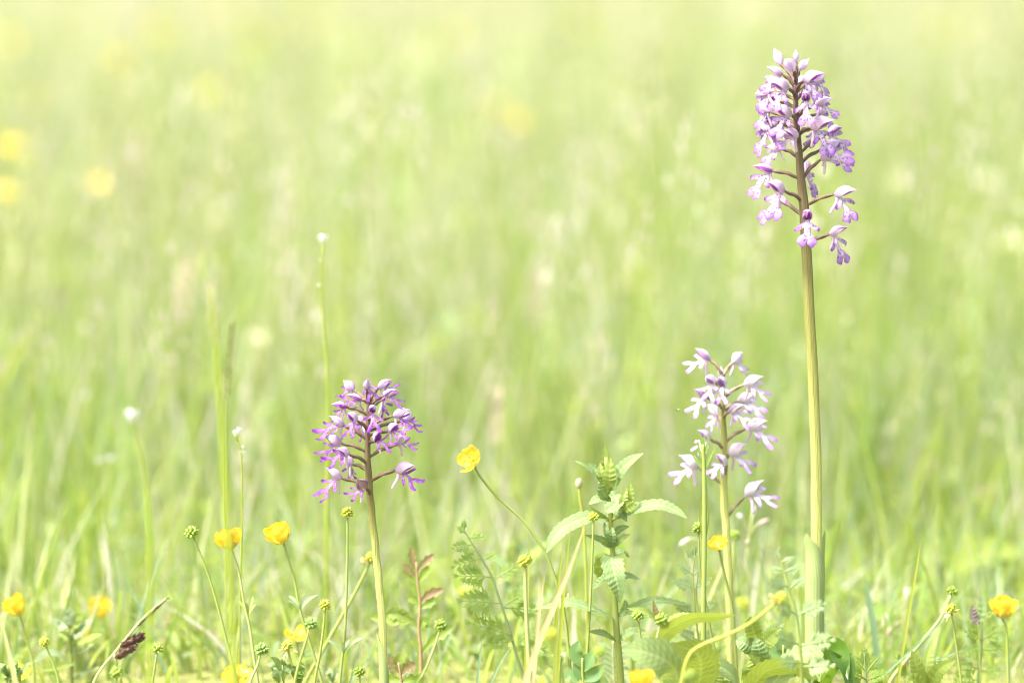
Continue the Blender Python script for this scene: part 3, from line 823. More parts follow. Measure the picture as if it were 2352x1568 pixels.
# ------------------------------------------------------------------ buttercups
def petal_mesh(openness, name, mat, wmul=1.0, notch=0.0, seed=0):
    r = random.Random(seed); mb = MB(); v = []; uv = []; f = []; n = 10; m = 8
    for i in range(n + 1):
        t = i / n
        rho = 0.05 + (0.50 + 0.42 * openness) * math.sin(t * math.pi / 2) ** 1.05 - 0.05 * (1 - openness) * t ** 3
        z = (1.04 - 0.75 * openness) * t ** (1.6 - 0.4 * (1 - openness))
        w = 0.10 + 0.46 * math.sin(min(t / 0.66, 1) * math.pi / 2) if t < 0.66 else 0.56 * math.sqrt(max(0.0, 1 - ((t - 0.66) / 0.37) ** 2)) 
        w = max(w, 0.17 if t > .9 else 0.05) * wmul
        for j in range(m + 1):
            u = -1 + 2 * j / m
            lift = 0.10 * u * u * w
            nt = -notch * math.exp(-(u / .25) ** 2) * max(0, t - .7) / .3
            v.append((rho - 0.42 * u * u * w * (1 - 0.4 * openness) * min(1, 2.2 * t) + 0.012 * math.sin(5 * u + seed), u * w, z + lift + nt + 0.018 * math.sin(4 * u + 2.1 * seed) * t)); uv.append(((u + 1) / 2, t))
    k = m + 1
    for i in range(n):
        for j in range(m): f.append((i * k + j, (i + 1) * k + j, (i + 1) * k + j + 1, i * k + j + 1))
    return mb.add(v, f, uv).mesh(name, mat)
PET = {o: [petal_mesh(o, 'petal', 'yellow', 0.88 + 0.06 * s, 0.05 * (s % 3), s) for s in range(3)] for o in (0.15, 0.45, 0.8)}
SEP = petal_mesh(0.6, 'sepal', 'sepal_y', 0.55)
OLDP = petal_mesh(1.0, 'withered_petal', 'old_petal', 0.35)
def stamen_mesh():
    mb = MB(); r = random.Random(5)
    for i in range(34):
        a = r.random() * 6.28; k = math.sqrt(r.random()) * 0.5
        e = Vector((math.cos(a) * k, math.sin(a) * k, 0.55 - 0.35 * k + .08 * r.random()))
        tube(mb, [Vector((math.cos(a) * .1, math.sin(a) * .1, 0.05)), e * .8, e], lambda t: 0.012 + 0.02 * (t > .6), 4)
    return mb.mesh('stamens', 'stamen')
STAM = stamen_mesh()
def achene_mesh(mat):
    mb = MB(); pr = [(0, .25), (.2, .75), (.5, 1.0), (.78, .72), (.93, .28), (1.12, .10), (1.25, .02)]
    v = []; uv = []; f = []; s = 7
    for i, (z, r) in enumerate(pr):
        for j in range(s):
            a = 6.283 * j / s
            v.append((math.cos(a) * r * .46, math.sin(a) * r * .32 + (max(0, z - .9) ** 1.2 * .8), z)); uv.append((j / s, z / 1.3))
    for i in range(len(pr) - 1):
        for j in range(s): f.append((i * s + j, i * s + (j + 1) % s, (i + 1) * s + (j + 1) % s, (i + 1) * s + j))
    return mb.add(v, f, uv).mesh('achene', mat)
ACH = {k: achene_mesh(k) for k in ('achene', 'achene_dark', 'achene_y')}
def core_mesh(mat):
    mb = MB(); tube(mb, [Vector((0, 0, z)) for z in (-0.75, -0.5, -.1, .3, .6, .72)], lambda t: 0.2 + 0.42 * abs(math.sin(math.pi * t)) ** .8, 8)
    return mb.mesh('receptacle', mat)
CORE = {k: core_mesh(k) for k in ACH}

def rot_to(axis, spin=0.0):
    q = Vector((0, 0, 1)).rotation_difference(Vector(axis).normalized())
    return (q.to_matrix() @ Matrix.Rotation(spin, 3, 'Z'))

def bracts(th, at, n, size, spread, mat='stem_green', d=None, seed=0):
    r = random.Random(seed)
    for i in range(n):
        a = (i / n) * 6.28 + r.uniform(-.4, .4); 
        o = Vector((math.cos(a), math.sin(a) * .7, 0)); l = size * r.uniform(.7, 1.15)
        mb = MB(); leaf(mb, [at, at + o * l * spread * .5 + Vector((0, 0, l * .5)), at + o * l * spread + Vector((0, 0, l * (1 - .3 * spread)))], lance(l * 0.09, .5, .4), (-o.x * .3, -1, .6), 2, rows=8, fold=.3)
        th.part('leaf', mb, mat)

def buttercup(label, d, px, axis, size, openness=0.15, npet=5, stem='stem_green', r=0.0008, sepals=True, group=None, bract=None, spin=None, missing=(), coarse=False, top_r=None):
    pts = path(px, d); C = spline(pts, 18 if not coarse else 8); 
    th = Thing('buttercup', label, 'buttercup', C[-1], group)
    th.part('stem', tube(MB(), C, lambda t: r * (0.8 + 0.5 * t), 6 if not coarse else 4), stem)
    ax = Vector(axis).normalized(); sp = random.random() * 6 if spin is None else spin
    o = min(PET, key=lambda k: abs(k - openness))
    for i in range(npet):
        if i in missing: continue
        R3 = rot_to(ax, sp + i * 6.283 / 5 + random.uniform(-.12, .12))
        th.inst('petal', PET[o][(i * 2) % 3], place(C[0] + ax * size * 0.05, R3 @ Matrix.Rotation(random.uniform(-.12, .22), 3, 'Y'), size * random.uniform(.93, 1.05) * (1 + .03 * (i % 2))))
    if sepals and not coarse:
        for i in range(5):
            th.inst('sepal', SEP, place(C[0], rot_to(ax, sp + (i + .5) * 6.283 / 5) @ Matrix.Rotation(-.15, 3, 'Y'), size * 0.62))
    if not coarse:
        th.inst('stamens', STAM, place(C[0] + ax * size * .05, rot_to(ax), size * 0.75))
    if bract: bracts(th, P(bract[0], bract[1], d), bract[2], bract[3], bract[4], bract[5] if len(bract) > 5 else 'stem_green', seed=int(bract[0]))
    return th

def seedhead(label, d, px, size, mat='achene', stem='stem_green', n=26, r=0.00075, old=0, axis=None, group=None, bract=None):
    pts = path(px, d); C = spline(pts, 18)
    th = Thing('buttercup_seedhead', label, 'seed head', C[-1], group)
    th.part('stem', tube(MB(), C, lambda t: r * (0.8 + 0.5 * t), 6), stem)
    ax = Vector(axis) if axis else (C[0] - C[1]); ax.normalize()
    cen = C[0] + ax * size * 0.75
    R0 = rot_to(ax, random.random() * 6)
    th.inst('receptacle', CORE[mat], place(cen, R0, size))
    for i in range(n):
        z = 1 - 1.72 * (i + .5) / n; a = i * 2.39996
        v = R0 @ Vector((math.sqrt(max(0, 1 - z * z)) * math.cos(a), math.sqrt(max(0, 1 - z * z)) * math.sin(a), z))
        ss = size * random.uniform(.62, .78)
        th.inst('achene', ACH[mat], place(cen + v * size * 0.36, rot_to(v + ax * 0.15, random.random() * 6), ss))
    for i in range(old):
        th.inst('withered_petal', OLDP, place(C[0], rot_to(ax * -1 + Vector((random.uniform(-.5, .5), random.uniform(-.4, .4), random.uniform(-.3, .6))), i * 6.283 / old + .3), size * 1.8))
    if bract: bracts(th, P(bract[0], bract[1], d), bract[2], bract[3], bract[4], bract[5] if len(bract) > 5 else 'stem_green', seed=int(bract[0]))
    return th

UPL = (-0.35, -0.25, 1)
buttercup('half open yellow buttercup whose pale stem carries a dark ringed joint', 3.40, [(532, 1262), (548, 1310), (560, 1380), (574, 1442), (582, 1500), (592, 1568)], (-0.30, -0.2, 1), 0.0126, 0.15, stem='stem_pale', bract=(570, 1412, 4, 0.012, .6))
buttercup('yellow buttercup cup with water drops above a pair of slender leaflets', 3.40, [(652, 1248), (662, 1285), (676, 1330), (686, 1385), (700, 1440), (740, 1568)], (-0.50, -0.3, 1), 0.0126, 0.15, bract=(688, 1400, 5, 0.011, .9, 'vetch'))
buttercup('yellow buttercup leaning over beside a leafy serrated plant, blurred', 3.47, [(46, 1412), (55, 1450), (72, 1500), (78, 1568)][:1] + [(50, 1430), (62, 1470), (75, 1520), (78, 1568)], (-0.5, -.3, 1), 0.0120, 0.15)
buttercup('blurred buttercup cup behind the grey green serrated plant', 3.62, [(232, 1418), (240, 1460), (245, 1568)], (-0.15, -.3, 1), 0.0125, 0.15)
buttercup('small buttercup almost hidden by the grey green serrated plant', 3.60, [(180, 1462), (184, 1500), (190, 1568)], (0.2, -.3, 1), 0.0105, 0.45)
buttercup('buttercup low in the grass under the leaning stem at the meadow edge', 3.43, [(38, 1560), (42, 1600)], (0.0, -.35, 1), 0.0105, 0.45)
buttercup('buttercup low in the grass next to the dark green seed head', 3.44, [(550, 1562), (556, 1600)], (-0.1, -.45, 1), 0.0115, 0.8)
buttercup('orange yellow buttercup seen from the side on a long curved stem', 3.41, [(1090, 1068), (1100, 1090), (1140, 1140), (1195, 1188), (1235, 1240), (1262, 1290), (1288, 1370), (1302, 1450), (1312, 1568)], (-0.62, -.42, 0.62), 0.0118, 0.45, missing=(2,), spin=0.6, bract=(1296, 1400, 4, 0.012, .6))
buttercup('small buttercup cup between the two green stems of the pale orchid', 3.42, [(1652, 1262), (1660, 1300), (1672, 1350), (1682, 1400), (1690, 1500)], (-0.3, -.35, 1), 0.0085, 0.45)
buttercup('yellow buttercup in front of crinkled broad leaves, out of focus', 3.22, [(1474, 1580), (1478, 1620)], (0.0, -.15, 1), 0.0105, 0.15)
buttercup('single yellow buttercup beside a hairy feathery leaved plant', 3.44, [(2302, 1420), (2312, 1450), (2316, 1568)], (0.05, -.2, 1), 0.0126, 0.15)
buttercup('tiny yellow buttercup deep in the grass, blurred to a dot', 3.75, [(1032, 1565), (1034, 1600)], (0.0, -.6, 1), 0.0085, 0.45, coarse=True)
buttercup('orange buttercup blurred behind the tall green grass stem', 4.25, [(490, 1188), (494, 1260), (500, 1330)], (0.0, -.6, 1), 0.011, 0.45, coarse=True)
b7 = buttercup('overblown buttercup with two bright petals behind a spent flower', 3.48, [(682, 1470), (684, 1500), (688, 1568)], (-0.05, -.4, 1), 0.0105, 0.45, missing=(0, 3))
seedhead('spent buttercup with narrow yellow petals below its green centre', 3.40, [(662, 1492), (668, 1520), (678, 1568)], 0.0034, 'achene_y', old=7, n=20)
seedhead('green seed head on a slanting stem beside the half open buttercup', 3.40, [(445, 1234), (465, 1285), (485, 1340), (505, 1410), (520, 1470), (545, 1568)], 0.0042)
seedhead('pale green seed head on the tallest straight stem beside the violet orchid', 3.40, [(798, 1188), (798, 1260), (796, 1350), (792, 1450), (780, 1568)], 0.0037, 'achene_y', bract=(788, 1500, 4, 0.012, .9, 'vetch'))
seedhead('yellow green seed head with one darker seed head leaning below it', 3.39, [(746, 1400), (743, 1440), (735, 1500), (722, 1568)], 0.0036, 'achene_y')
seedhead('dark green seed head in front of the crossing buttercup stem', 3.32, [(711, 1444), (700, 1480), (685, 1530), (675, 1580)], 0.0040, 'achene_dark')
seedhead('dark glossy seed head on a short pale stem', 3.39, [(598, 1502), (590, 1530), (574, 1568)], 0.0042, 'achene_dark', 'stem_pale')
seedhead('light green seed head beside the blurred serrated plant', 3.42, [(106, 1484), (125, 1530), (135, 1568)], 0.0034, 'achene_y')
seedhead('green seed head near the dark brown sedge spikes', 3.41, [(360, 1500), (354, 1540), (350, 1568)], 0.0038, n=18)
seedhead('green and white seed head on a leaning pale stem by the red leaved seedling', 3.44, [(1010, 1446), (1000, 1480), (980, 1530), (962, 1568)], 0.0040, 'achene', 'stem_pale')
seedhead('small seed head standing in front of the serrated leaf plant', 3.385, [(1363, 1196), (1361, 1260), (1356, 1380), (1350, 1480), (1345, 1568)], 0.0032, 'achene_y', 'stem_green')
seedhead('seed head touching the winged green stem', 3.41, [(1605, 1224), (1606, 1280), (1612, 1340), (1624, 1400), (1634, 1460), (1660, 1568)], 0.0040)
seedhead('seed head half hidden behind the pale orchid stem', 3.52, [(1687, 1240), (1684, 1330), (1686, 1500)], 0.0036)
seedhead('soft yellow seed head on a straight pale stem before the feathery leaf', 3.33, [(1206, 1300), (1208, 1380), (1212, 1470), (1218, 1568)], 0.0042, 'achene_y', 'stem_pale', r=0.0012)
seedhead('dark stemmed seed head in front of the crinkled broad leaf', 3.35, [(1466, 1424), (1472, 1470), (1486, 1540), (1490, 1580)], 0.0036, 'achene')
seedhead('pale stemmed seed head overlapping the big yellow green leaf', 3.31, [(1516, 1434), (1506, 1480), (1492, 1568)], 0.0040, 'achene', 'stem_pale')
seedhead('upper seed head of two on a slanting pale stem by the grass blade', 3.44, [(2184, 1366), (2160, 1420), (2120, 1470), (2070, 1530), (2044, 1568)], 0.0034, 'achene', 'stem_pale', r=0.0011)
seedhead('spent yellow flower centre just below another seed head', 3.40, [(2186, 1408), (2192, 1450), (2202, 1520), (2208, 1568)], 0.0035, 'achene_y', old=5, n=20)
seedhead('low green seed head close to the foot of the violet orchid', 3.40, [(826, 1552), (826, 1600)], 0.0036)
seedhead('blurred pale seed head between seedling and feathery leaf', 3.62, [(1062, 1375), (1050, 1420), (1030, 1500)], 0.0040, 'achene_y')
seedhead('round yellow seed head blurred to a ball beside the pale orchid', 3.66, [(1707, 1398), (1703, 1480), (1700, 1568)], 0.0046, 'achene_y')
seedhead('seed head blurred close up at the dry grass blade', 3.12, [(1268, 1470), (1275, 1520), (1280, 1590)], 0.0040, 'achene_y')
seedhead('seed head blurred close up before the pinnate vetch leaf', 3.16, [(1380, 1510), (1386, 1560), (1392, 1620)], 0.0040, 'achene')
seedhead('distant green seed head blurred in the short grass', 3.62, [(420, 1492), (416, 1560)], 0.0040, 'achene')
seedhead('low blurred seed head beneath the dark brown sedge', 3.30, [(268, 1556), (268, 1600)], 0.0040, 'achene')
seedhead('seed head with leftover pinkish petals behind the violet orchid stem', 3.47, [(850, 1290), (836, 1320), (805, 1380), (760, 1460), (700, 1568)], 0.0038, 'achene_y', 'stem_green', old=4, r=0.001)
seedhead('spent flower with ragged yellow petals on a low arching stem', 3.24, [(1786, 1380), (1762, 1400), (1715, 1436), (1660, 1462), (1610, 1482), (1580, 1510), (1560, 1600)], 0.0038, 'achene_y', 'stem_yellow', old=6, r=0.00095)
seedhead('low seed head blurred in front of the wide green leaves', 3.2, [(1585, 1562), (1585, 1610)], 0.0036, 'achene')
# buttercups far out in the meadow
FAR = [(95, 228, 6.2), (20, 340, 5.6), (38, 345, 5.7), (228, 428, 5.4), (12, 446, 5.2), (270, 140, 6.6), (360, 78, 7.0), (22, 100, 7.0), (485, 215, 6.4),
       (1142, 250, 6.0), (1185, 285, 5.8), (1055, 85, 7.4), (2215, 60, 7.6), (2150, 75, 7.6), (590, 90, 7.6), (520, 30, 8.2), (735, 20, 8.4), (1330, 60, 8.0), (700, 60, 8.0)]
for (x, y, d) in FAR:
    d = 3.4 + (d - 3.4) * 0.82
    pair = x in (1142, 1185)
    buttercup('one of two blurred buttercups standing close together in mid meadow' if pair else 'small yellow buttercup blooming out of focus far out in the meadow', d, [(x, y), (x + random.uniform(-15, 15), y + 160), (x + random.uniform(-20, 20), y + 320)],
              (random.uniform(-.4, .4), -0.5, 1), 0.0105, 0.8, r=0.001, group='pair of blurred buttercups in mid meadow' if pair else 'buttercups far out in the meadow', coarse=True)
# cream flower heads far out
def cream_head(x, y, d, s):
    pts = path([(x, y), (x + 6, y + 150), (x + 10, y + 300)], d); C = spline(pts, 8)
    th = Thing('cream_flower', 'round cream flower head blurred in the background meadow', 'flower', C[-1], 'cream flower heads far out in the meadow')
    th.part('stem', tube(MB(), C, 0.001, 4), 'stem_yellow')
    mb = MB(); r = random.Random(int(x))
    for i in range(46):
        z = 1 - 1.5 * (i + .5) / 46; a = i * 2.4; q = math.sqrt(max(0, 1 - z * z))
        v = Vector((q * math.cos(a), q * math.sin(a), z * .8 + .2))
        b = C[0] + v * s * .35; e = C[0] + v * s * r.uniform(.85, 1.1)
        leaf(mb, [b, (b + e) / 2, e], lance(s * .12, .6, .4), (0.1, -1, .4), 2, rows=3)
    th.part('flower_head', mb, 'cream')
for (x, y, d, s) in [(2060, 425, 4.9, .010), (2265, 420, 5.0, .010), (2322, 560, 4.7, .011), (980, 150, 6.2, .016), (800, 105, 6.4, .014), (590, 782, 4.3, .009), (505, 500, 5.0, .009), (1700, 30, 7.0, .014), (1330, 190, 6.2, .012), (30, 600, 4.8, .009), (1200, 60, 7, .014), (930, 60, 7.2, .015)]:
    cream_head(x, y, d, s)

# ------------------------------------------------------------------ serrated leaf plants (yellow rattle kind)
UPN = (0, -0.35, 1)
CAMN = (0, -1, 0.25)
def sleaf(th, px, d, w, nrm, mat='rattle', teeth=11, fold=.12, quilt=0.00105, peak=.3, base=.35, name='leaf', droop=0.0, across=6):
    mb = MB(); leaf(mb, [P(a[0], a[1], d + (a[2] if len(a) > 2 else 0)) for a in px], lance(w, peak, base), nrm, across, fold=fold, teeth=teeth, quilt=quilt, droop=droop)
    return th.part(name, mb, mat)
pts = path([(1392, 1050), (1397, 1110), (1402, 1170), (1404, 1230), (1410, 1300), (1411, 1360), (1415, 1430), (1421, 1500), (1426, 1568)], 3.40)
C = spline(pts, 30)
r1 = Thing('serrated_leaf_plant', 'upright plant with large crinkled saw edged leaves in opposite pairs', 'plant', C[-1], 'saw edged plants')
r1.part('stem', tube(MB(), C, lambda t: 0.0011 + 0.0011 * t ** 1.2, 8, ridge=.12, nr=2), 'rattle_stem')
sl = lambda px, d, w, *a, **k: sleaf(r1, px, d, w, *a, **k)
sl([(1396, 1108, .004), (1390, 1070, .004), (1389, 1018, .004)], 3.40, .0030, CAMN, 'rattle_young', 8)
sl([(1400, 1112, .002), (1404, 1080, .002), (1399, 1038, .002)], 3.40, .0028, CAMN, 'rattle_young', 7)
sl([(1400, 1120, -.006), (1400, 1095, -.008), (1402, 1050, -.006)], 3.40, .0044, CAMN, 'rattle_young', 7, peak=.35, base=.6)
sl([(1388, 1118, -.002), (1382, 1090, -.004), (1378, 1062, -.002)], 3.40, .0026, CAMN, 'rattle_young', 6)
sl([(1394, 1130), (1365, 1090, -.004), (1340, 1068, -.006), (1319, 1058, -.006)], 3.40, .0034, (0.2, -.35, 1), 'rattle', 9)
sl([(1394, 1125, .006), (1375, 1085, .010), (1350, 1062, .010)], 3.40, .0034, CAMN, 'rattle', 8)
sl([(1404, 1130), (1422, 1085, -.004), (1448, 1058, -.008), (1478, 1040, -.010)], 3.40, .0044, (-.3, -1, .7), 'rattle', 10)
sl([(1398, 1150), (1385, 1128, -.004), (1380, 1105, -.006)], 3.40, .0040, CAMN, 'rattle', 6)
sl([(1402, 1128, -.002), (1418, 1150, -.010), (1400, 1168, -.014), (1388, 1172, -.015)], 3.40, .0046, (-.2, -1, .8), 'rattle', 7, peak=.4)
sl([(1416, 1190, -.004), (1450, 1172, -.006), (1510, 1160, -.010), (1550, 1172, -.012), (1578, 1190, -.014)], 3.40, .0058, (-.1, -.62, 1), 'rattle', 13)
sl([(1394, 1192, -.002), (1350, 1188, -.008), (1300, 1210, -.014), (1270, 1240, -.017), (1254, 1270, -.018)], 3.40, .0060, (.1, -.7, 1), 'rattle', 13)
for a in ([(1400, 1150), (1375, 1145, -.004), (1352, 1158, -.006)], [(1403, 1168), (1425, 1178, -.006), (1440, 1198, -.010)], [(1408, 1320), (1385, 1330, .004), (1362, 1352, .006)], [(1411, 1330), (1440, 1322, .006), (1470, 1330, .010)], [(1414, 1470), (1385, 1455, -.006), (1350, 1450, -.010)], [(1418, 1472), (1450, 1450, -.004), (1485, 1448, -.008)]):
    sl(a, 3.40, .0036, (0, -.8, 1), 'rattle', 8)
# side shoot
C_ = spline([P(1405, 1195), P(1424, 1182, 3.395), P(1434, 1165, 3.393)], 6)
r1.part('side_stem', tube(MB(), C_, .0009, 6), 'rattle_stem')
sl([(1432, 1172, -.008), (1446, 1140, -.009), (1447, 1104, -.008)], 3.40, .0032, CAMN, 'rattle_young', 8)
sl([(1434, 1172, -.010), (1432, 1150, -.012), (1440, 1118, -.010)], 3.40, .0030, CAMN, 'rattle_young', 7)
sl([(1434, 1174, -.011), (1450, 1162, -.014), (1462, 1150, -.014)], 3.40, .0030, CAMN, 'rattle_young', 6)
sl([(1400, 1196), (1372, 1180, -.004), (1348, 1160, -.006)], 3.40, .0022, (.2, -1, .5), 'rattle_young', 8)
for a in ([(1404, 1256), (1380, 1238, -.005), (1344, 1228, -.008)], [(1406, 1256), (1426, 1236, -.006), (1448, 1226, -.010)], [(1404, 1256, -.002), (1395, 1225, -.006), (1387, 1198, -.004)], [(1406, 1256, -.003), (1407, 1230, -.006), (1406, 1208, -.004)], [(1408, 1230, .002), (1424, 1214, .004), (1446, 1208, .005)]):
    sl(a, 3.40, .0024, CAMN, 'rattle', 7)
sl([(1406, 1275, -.003), (1405, 1285, -.010), (1412, 1320, -.016), (1420, 1350, -.017), (1424, 1384, -.016)], 3.40, .0072, (0, -1, .35), 'rattle', 11, peak=.25, base=.45)
sl([(1408, 1276, .003), (1390, 1280, .010), (1378, 1310, .014), (1380, 1330, .014)], 3.40, .0055, (.3, -1, .3), 'rattle_young', 7)
sl([(1408, 1274, .004), (1430, 1268, .010), (1446, 1280, .012)], 3.40, .0036, (0, -.6, 1), 'rattle', 6)
sl([(1408, 1418), (1370, 1402, -.010), (1310, 1384, -.016), (1270, 1392, -.018), (1238, 1396, -.020)], 3.40, .0056, (.05, -.5, 1), 'rattle', 13)
sl([(1418, 1416), (1450, 1400, .006), (1500, 1380, .012), (1545, 1382, .016), (1590, 1390, .018)], 3.40, .0050, (0, -.5, 1), 'rattle', 12)
sl([(1424, 1412, -.006), (1436, 1398, -.010), (1436, 1376, -.010)], 3.40, .0028, CAMN, 'rattle', 6)

def bushy(label, d, stem_px, leaves, mats=('rattle',), w=.0045, r=.0013, cat='plant', name='serrated_leaf_plant', teeth=9, group='saw edged plants', stem='rattle_stem', nrm=(0, -.6, 1)):
    C = spline(path(stem_px, d), 16)
    th = Thing(name, label, cat, C[-1], group)
    th.part('stem', tube(MB(), C, lambda t: r * (.6 + .6 * t), 6), stem)
    for i, a in enumerate(leaves):
        ww = w * (a[0][3] if len(a[0]) > 3 else 1)
        sleaf(th, [q[:3] for q in a], d, ww, nrm, mats[i % len(mats)], teeth)
    return th
bushy('low saw edged plant with upright yellow green leaves by the crossing grass stems', 3.39, [(2124, 1540), (2125, 1568)],
      [[(2118, 1600), (2108, 1540, -.006), (2094, 1492, -.008)], [(2124, 1590), (2128, 1530, 0), (2136, 1480, .004)], [(2128, 1590), (2155, 1540, -.006), (2196, 1514, -.012)], [(2132, 1570, .01), (2150, 1530, .014), (2152, 1505, .016)], [(2120, 1600, -.01), (2100, 1560, -.014), (2084, 1570, -.02)]],
      ('rattle_young', 'rattle_young', 'rattle_young', 'rattle'), .0050, nrm=CAMN)
bushy('grey green leafy saw edged plant with buttercups behind it, out of focus', 3.50, [(158, 1430), (162, 1480), (165, 1568)],
      [[(160, 1470), (140, 1440, -.01), (118, 1420, -.012)], [(163, 1470), (185, 1445), (213, 1420)], [(165, 1488), (200, 1470, -.01), (235, 1455, -.015)], [(160, 1488, .5), (150, 1460), (140, 1425)],
       [(162, 1522), (120, 1500, -.01), (78, 1520, -.02)], [(165, 1522), (140, 1530, -.02), (100, 1540, -.03)], [(164, 1500), (190, 1495, -.012), (215, 1478, -.02)], [(164, 1440), (160, 1420), (158, 1396)], [(164, 1445), (175, 1425), (180, 1398)], [(165, 1560), (200, 1545, -.01), (230, 1530, -.02)]],
      ('vetch', 'vetch', 'rattle_young'), .0048)
bushy('blurred saw edged shoot standing behind the large crinkled plant', 3.85, [(1478, 1280), (1475, 1340), (1470, 1420)],
      [[(1476, 1320), (1455, 1290), (1440, 1262)], [(1478, 1320), (1500, 1290), (1515, 1262)], [(1477, 1318), (1470, 1290), (1468, 1258)], [(1479, 1318), (1488, 1290), (1490, 1256)], [(1474, 1390), (1440, 1360), (1400, 1350)], [(1478, 1390), (1530, 1350), (1570, 1340)]],
      ('rattle', 'rattle_young'), .006)
bushy('blurred saw edged shoot behind the soft yellow seed head', 3.66, [(1180, 1260), (1182, 1320), (1186, 1400), (1200, 1480)],
      [[(1182, 1300), (1175, 1270), (1178, 1240)], [(1184, 1302), (1196, 1270), (1192, 1235)], [(1182, 1306), (1150, 1290), (1110, 1270)], [(1186, 1306), (1220, 1280), (1262, 1240)], [(1184, 1345), (1170, 1350), (1160, 1330)], [(1186, 1345), (1200, 1350), (1210, 1330)], [(1190, 1410), (1120, 1425), (1070, 1420)], [(1192, 1410), (1240, 1380), (1290, 1350)]],
      ('rattle_young', 'rattle', 'rattle'), .0048)

# broad crinkled leaves near the ground
def broad(label, d, leaves, cat='plant', name='broad_leaf_plant', mats=None, teeth=14):
    base = P(leaves[0][1][0][0], leaves[0][1][0][1], d); base.z = 0
    th = Thing(name, label, cat, base)
    for w, px, nrm, mat in leaves:
        sleaf(th, px, d, w, nrm, mat, teeth, fold=.08, quilt=.00045, peak=.38, base=.5, across=8)
        a = P(px[0][0], px[0][1], d + (px[0][2] if len(px[0]) > 2 else 0))
        if a.z > .002:
            g_ = base + (a - base) * .25; g_.z = -.003
            th.part('leaf_stalk', tube(MB(), spline([a, (a + g_) / 2 + Vector((0, .002, .001)), g_], 6), .0011, 6), 'stem_pale')
    return th
broad('large yellow green translucent leaf arching over the low herbs', 3.33, [(.0080, [(1490, 1530), (1520, 1460, -.01), (1580, 1420, -.016), (1640, 1415, -.018), (1690, 1412, -.018)], (0.1, -.75, -1), 'broad_y')])
broad('pair of crinkled round leaves behind the blurred yellow buttercup', 3.30, [(.0125, [(1560, 1585, .01), (1545, 1530, 0), (1490, 1500, -.01), (1430, 1490, -.014)], (-.1, -1, .55), 'broad'), (.0120, [(1600, 1585, .012), (1610, 1540, .004), (1600, 1500, -.004), (1545, 1478, -.008)], (.2, -1, -.25), 'broad_y')])
broad('wide crinkled leaves spreading at the foot of the pale orchid', 3.34, [(.0105, [(1700, 1600, .01), (1690, 1560), (1650, 1530, -.01), (1590, 1520, -.01)], (0, -.8, 1), 'broad'), (.0100, [(1720, 1590), (1760, 1540, -.01), (1830, 1530, -.02), (1880, 1560, -.024)], (0, -.9, -.7), 'broad_y'), (.0090, [(1760, 1590, -.01), (1810, 1530, -.01), (1860, 1500, -.012), (1890, 1545, -.02)], (0, -.8, 1), 'broad')])
bushy('young bramble like shoot with hairy yellow green leaflets below the arching stem', 3.36, [(1740, 1470), (1735, 1520), (1730, 1568)],
      [[(1740, 1480), (1728, 1440, -.006), (1722, 1415, -.008)], [(1738, 1530, 0, 1.2), (1745, 1500, -.01), (1735, 1462, -.01)], [(1732, 1575), (1722, 1545, -.012), (1716, 1512, -.012)], [(1744, 1490), (1770, 1462), (1792, 1442)], [(1742, 1500), (1712, 1478, -.004), (1690, 1470)]],
      ('rattle_young', 'rattle', 'rattle_young'), .0054, nrm=CAMN, name='leafy_shoot', group=None)
bushy('shoot of folded pleated leaflets standing left of the tall orchid sheath', 3.42, [(1772, 1480), (1760, 1530), (1750, 1568)],
      [[(1772, 1490), (1776, 1455), (1800, 1428)], [(1770, 1490), (1760, 1465), (1738, 1470)], [(1776, 1492), (1800, 1478), (1822, 1480)], [(1770, 1500), (1790, 1520), (1810, 1515)]],
      ('broad', 'rattle', 'broad_y'), .0055, nrm=CAMN, name='leafy_shoot', group=None)
bushy('low tuft of hairy pale leaflets beneath the big yellow green leaf', 3.34, [(1620, 1560), (1620, 1590)],
      [[(1618, 1600), (1600, 1560, -.005), (1570, 1540, -.01)], [(1620, 1600), (1622, 1545), (1612, 1490)], [(1622, 1600), (1645, 1560), (1655, 1530)], [(1630, 1600), (1660, 1580), (1700, 1570)]],
      ('rattle_young', 'broad'), .0052, nrm=CAMN, name='leafy_shoot', group=None)
bushy('young shoot with two toothed leaflets and a reddish tip above the big leaf', 3.37, [(1518, 1430), (1520, 1480), (1524, 1568)],
      [[(1520, 1444), (1490, 1410, -.01), (1440, 1396, -.016)], [(1520, 1440, 0, .6), (1508, 1415), (1500, 1376)], [(1524, 1444), (1560, 1420), (1600, 1412)]],
      ('rattle_young', 'haw_red', 'rattle_young'), .0045, nrm=(0, -.8, 1), name='leafy_shoot', group=None)
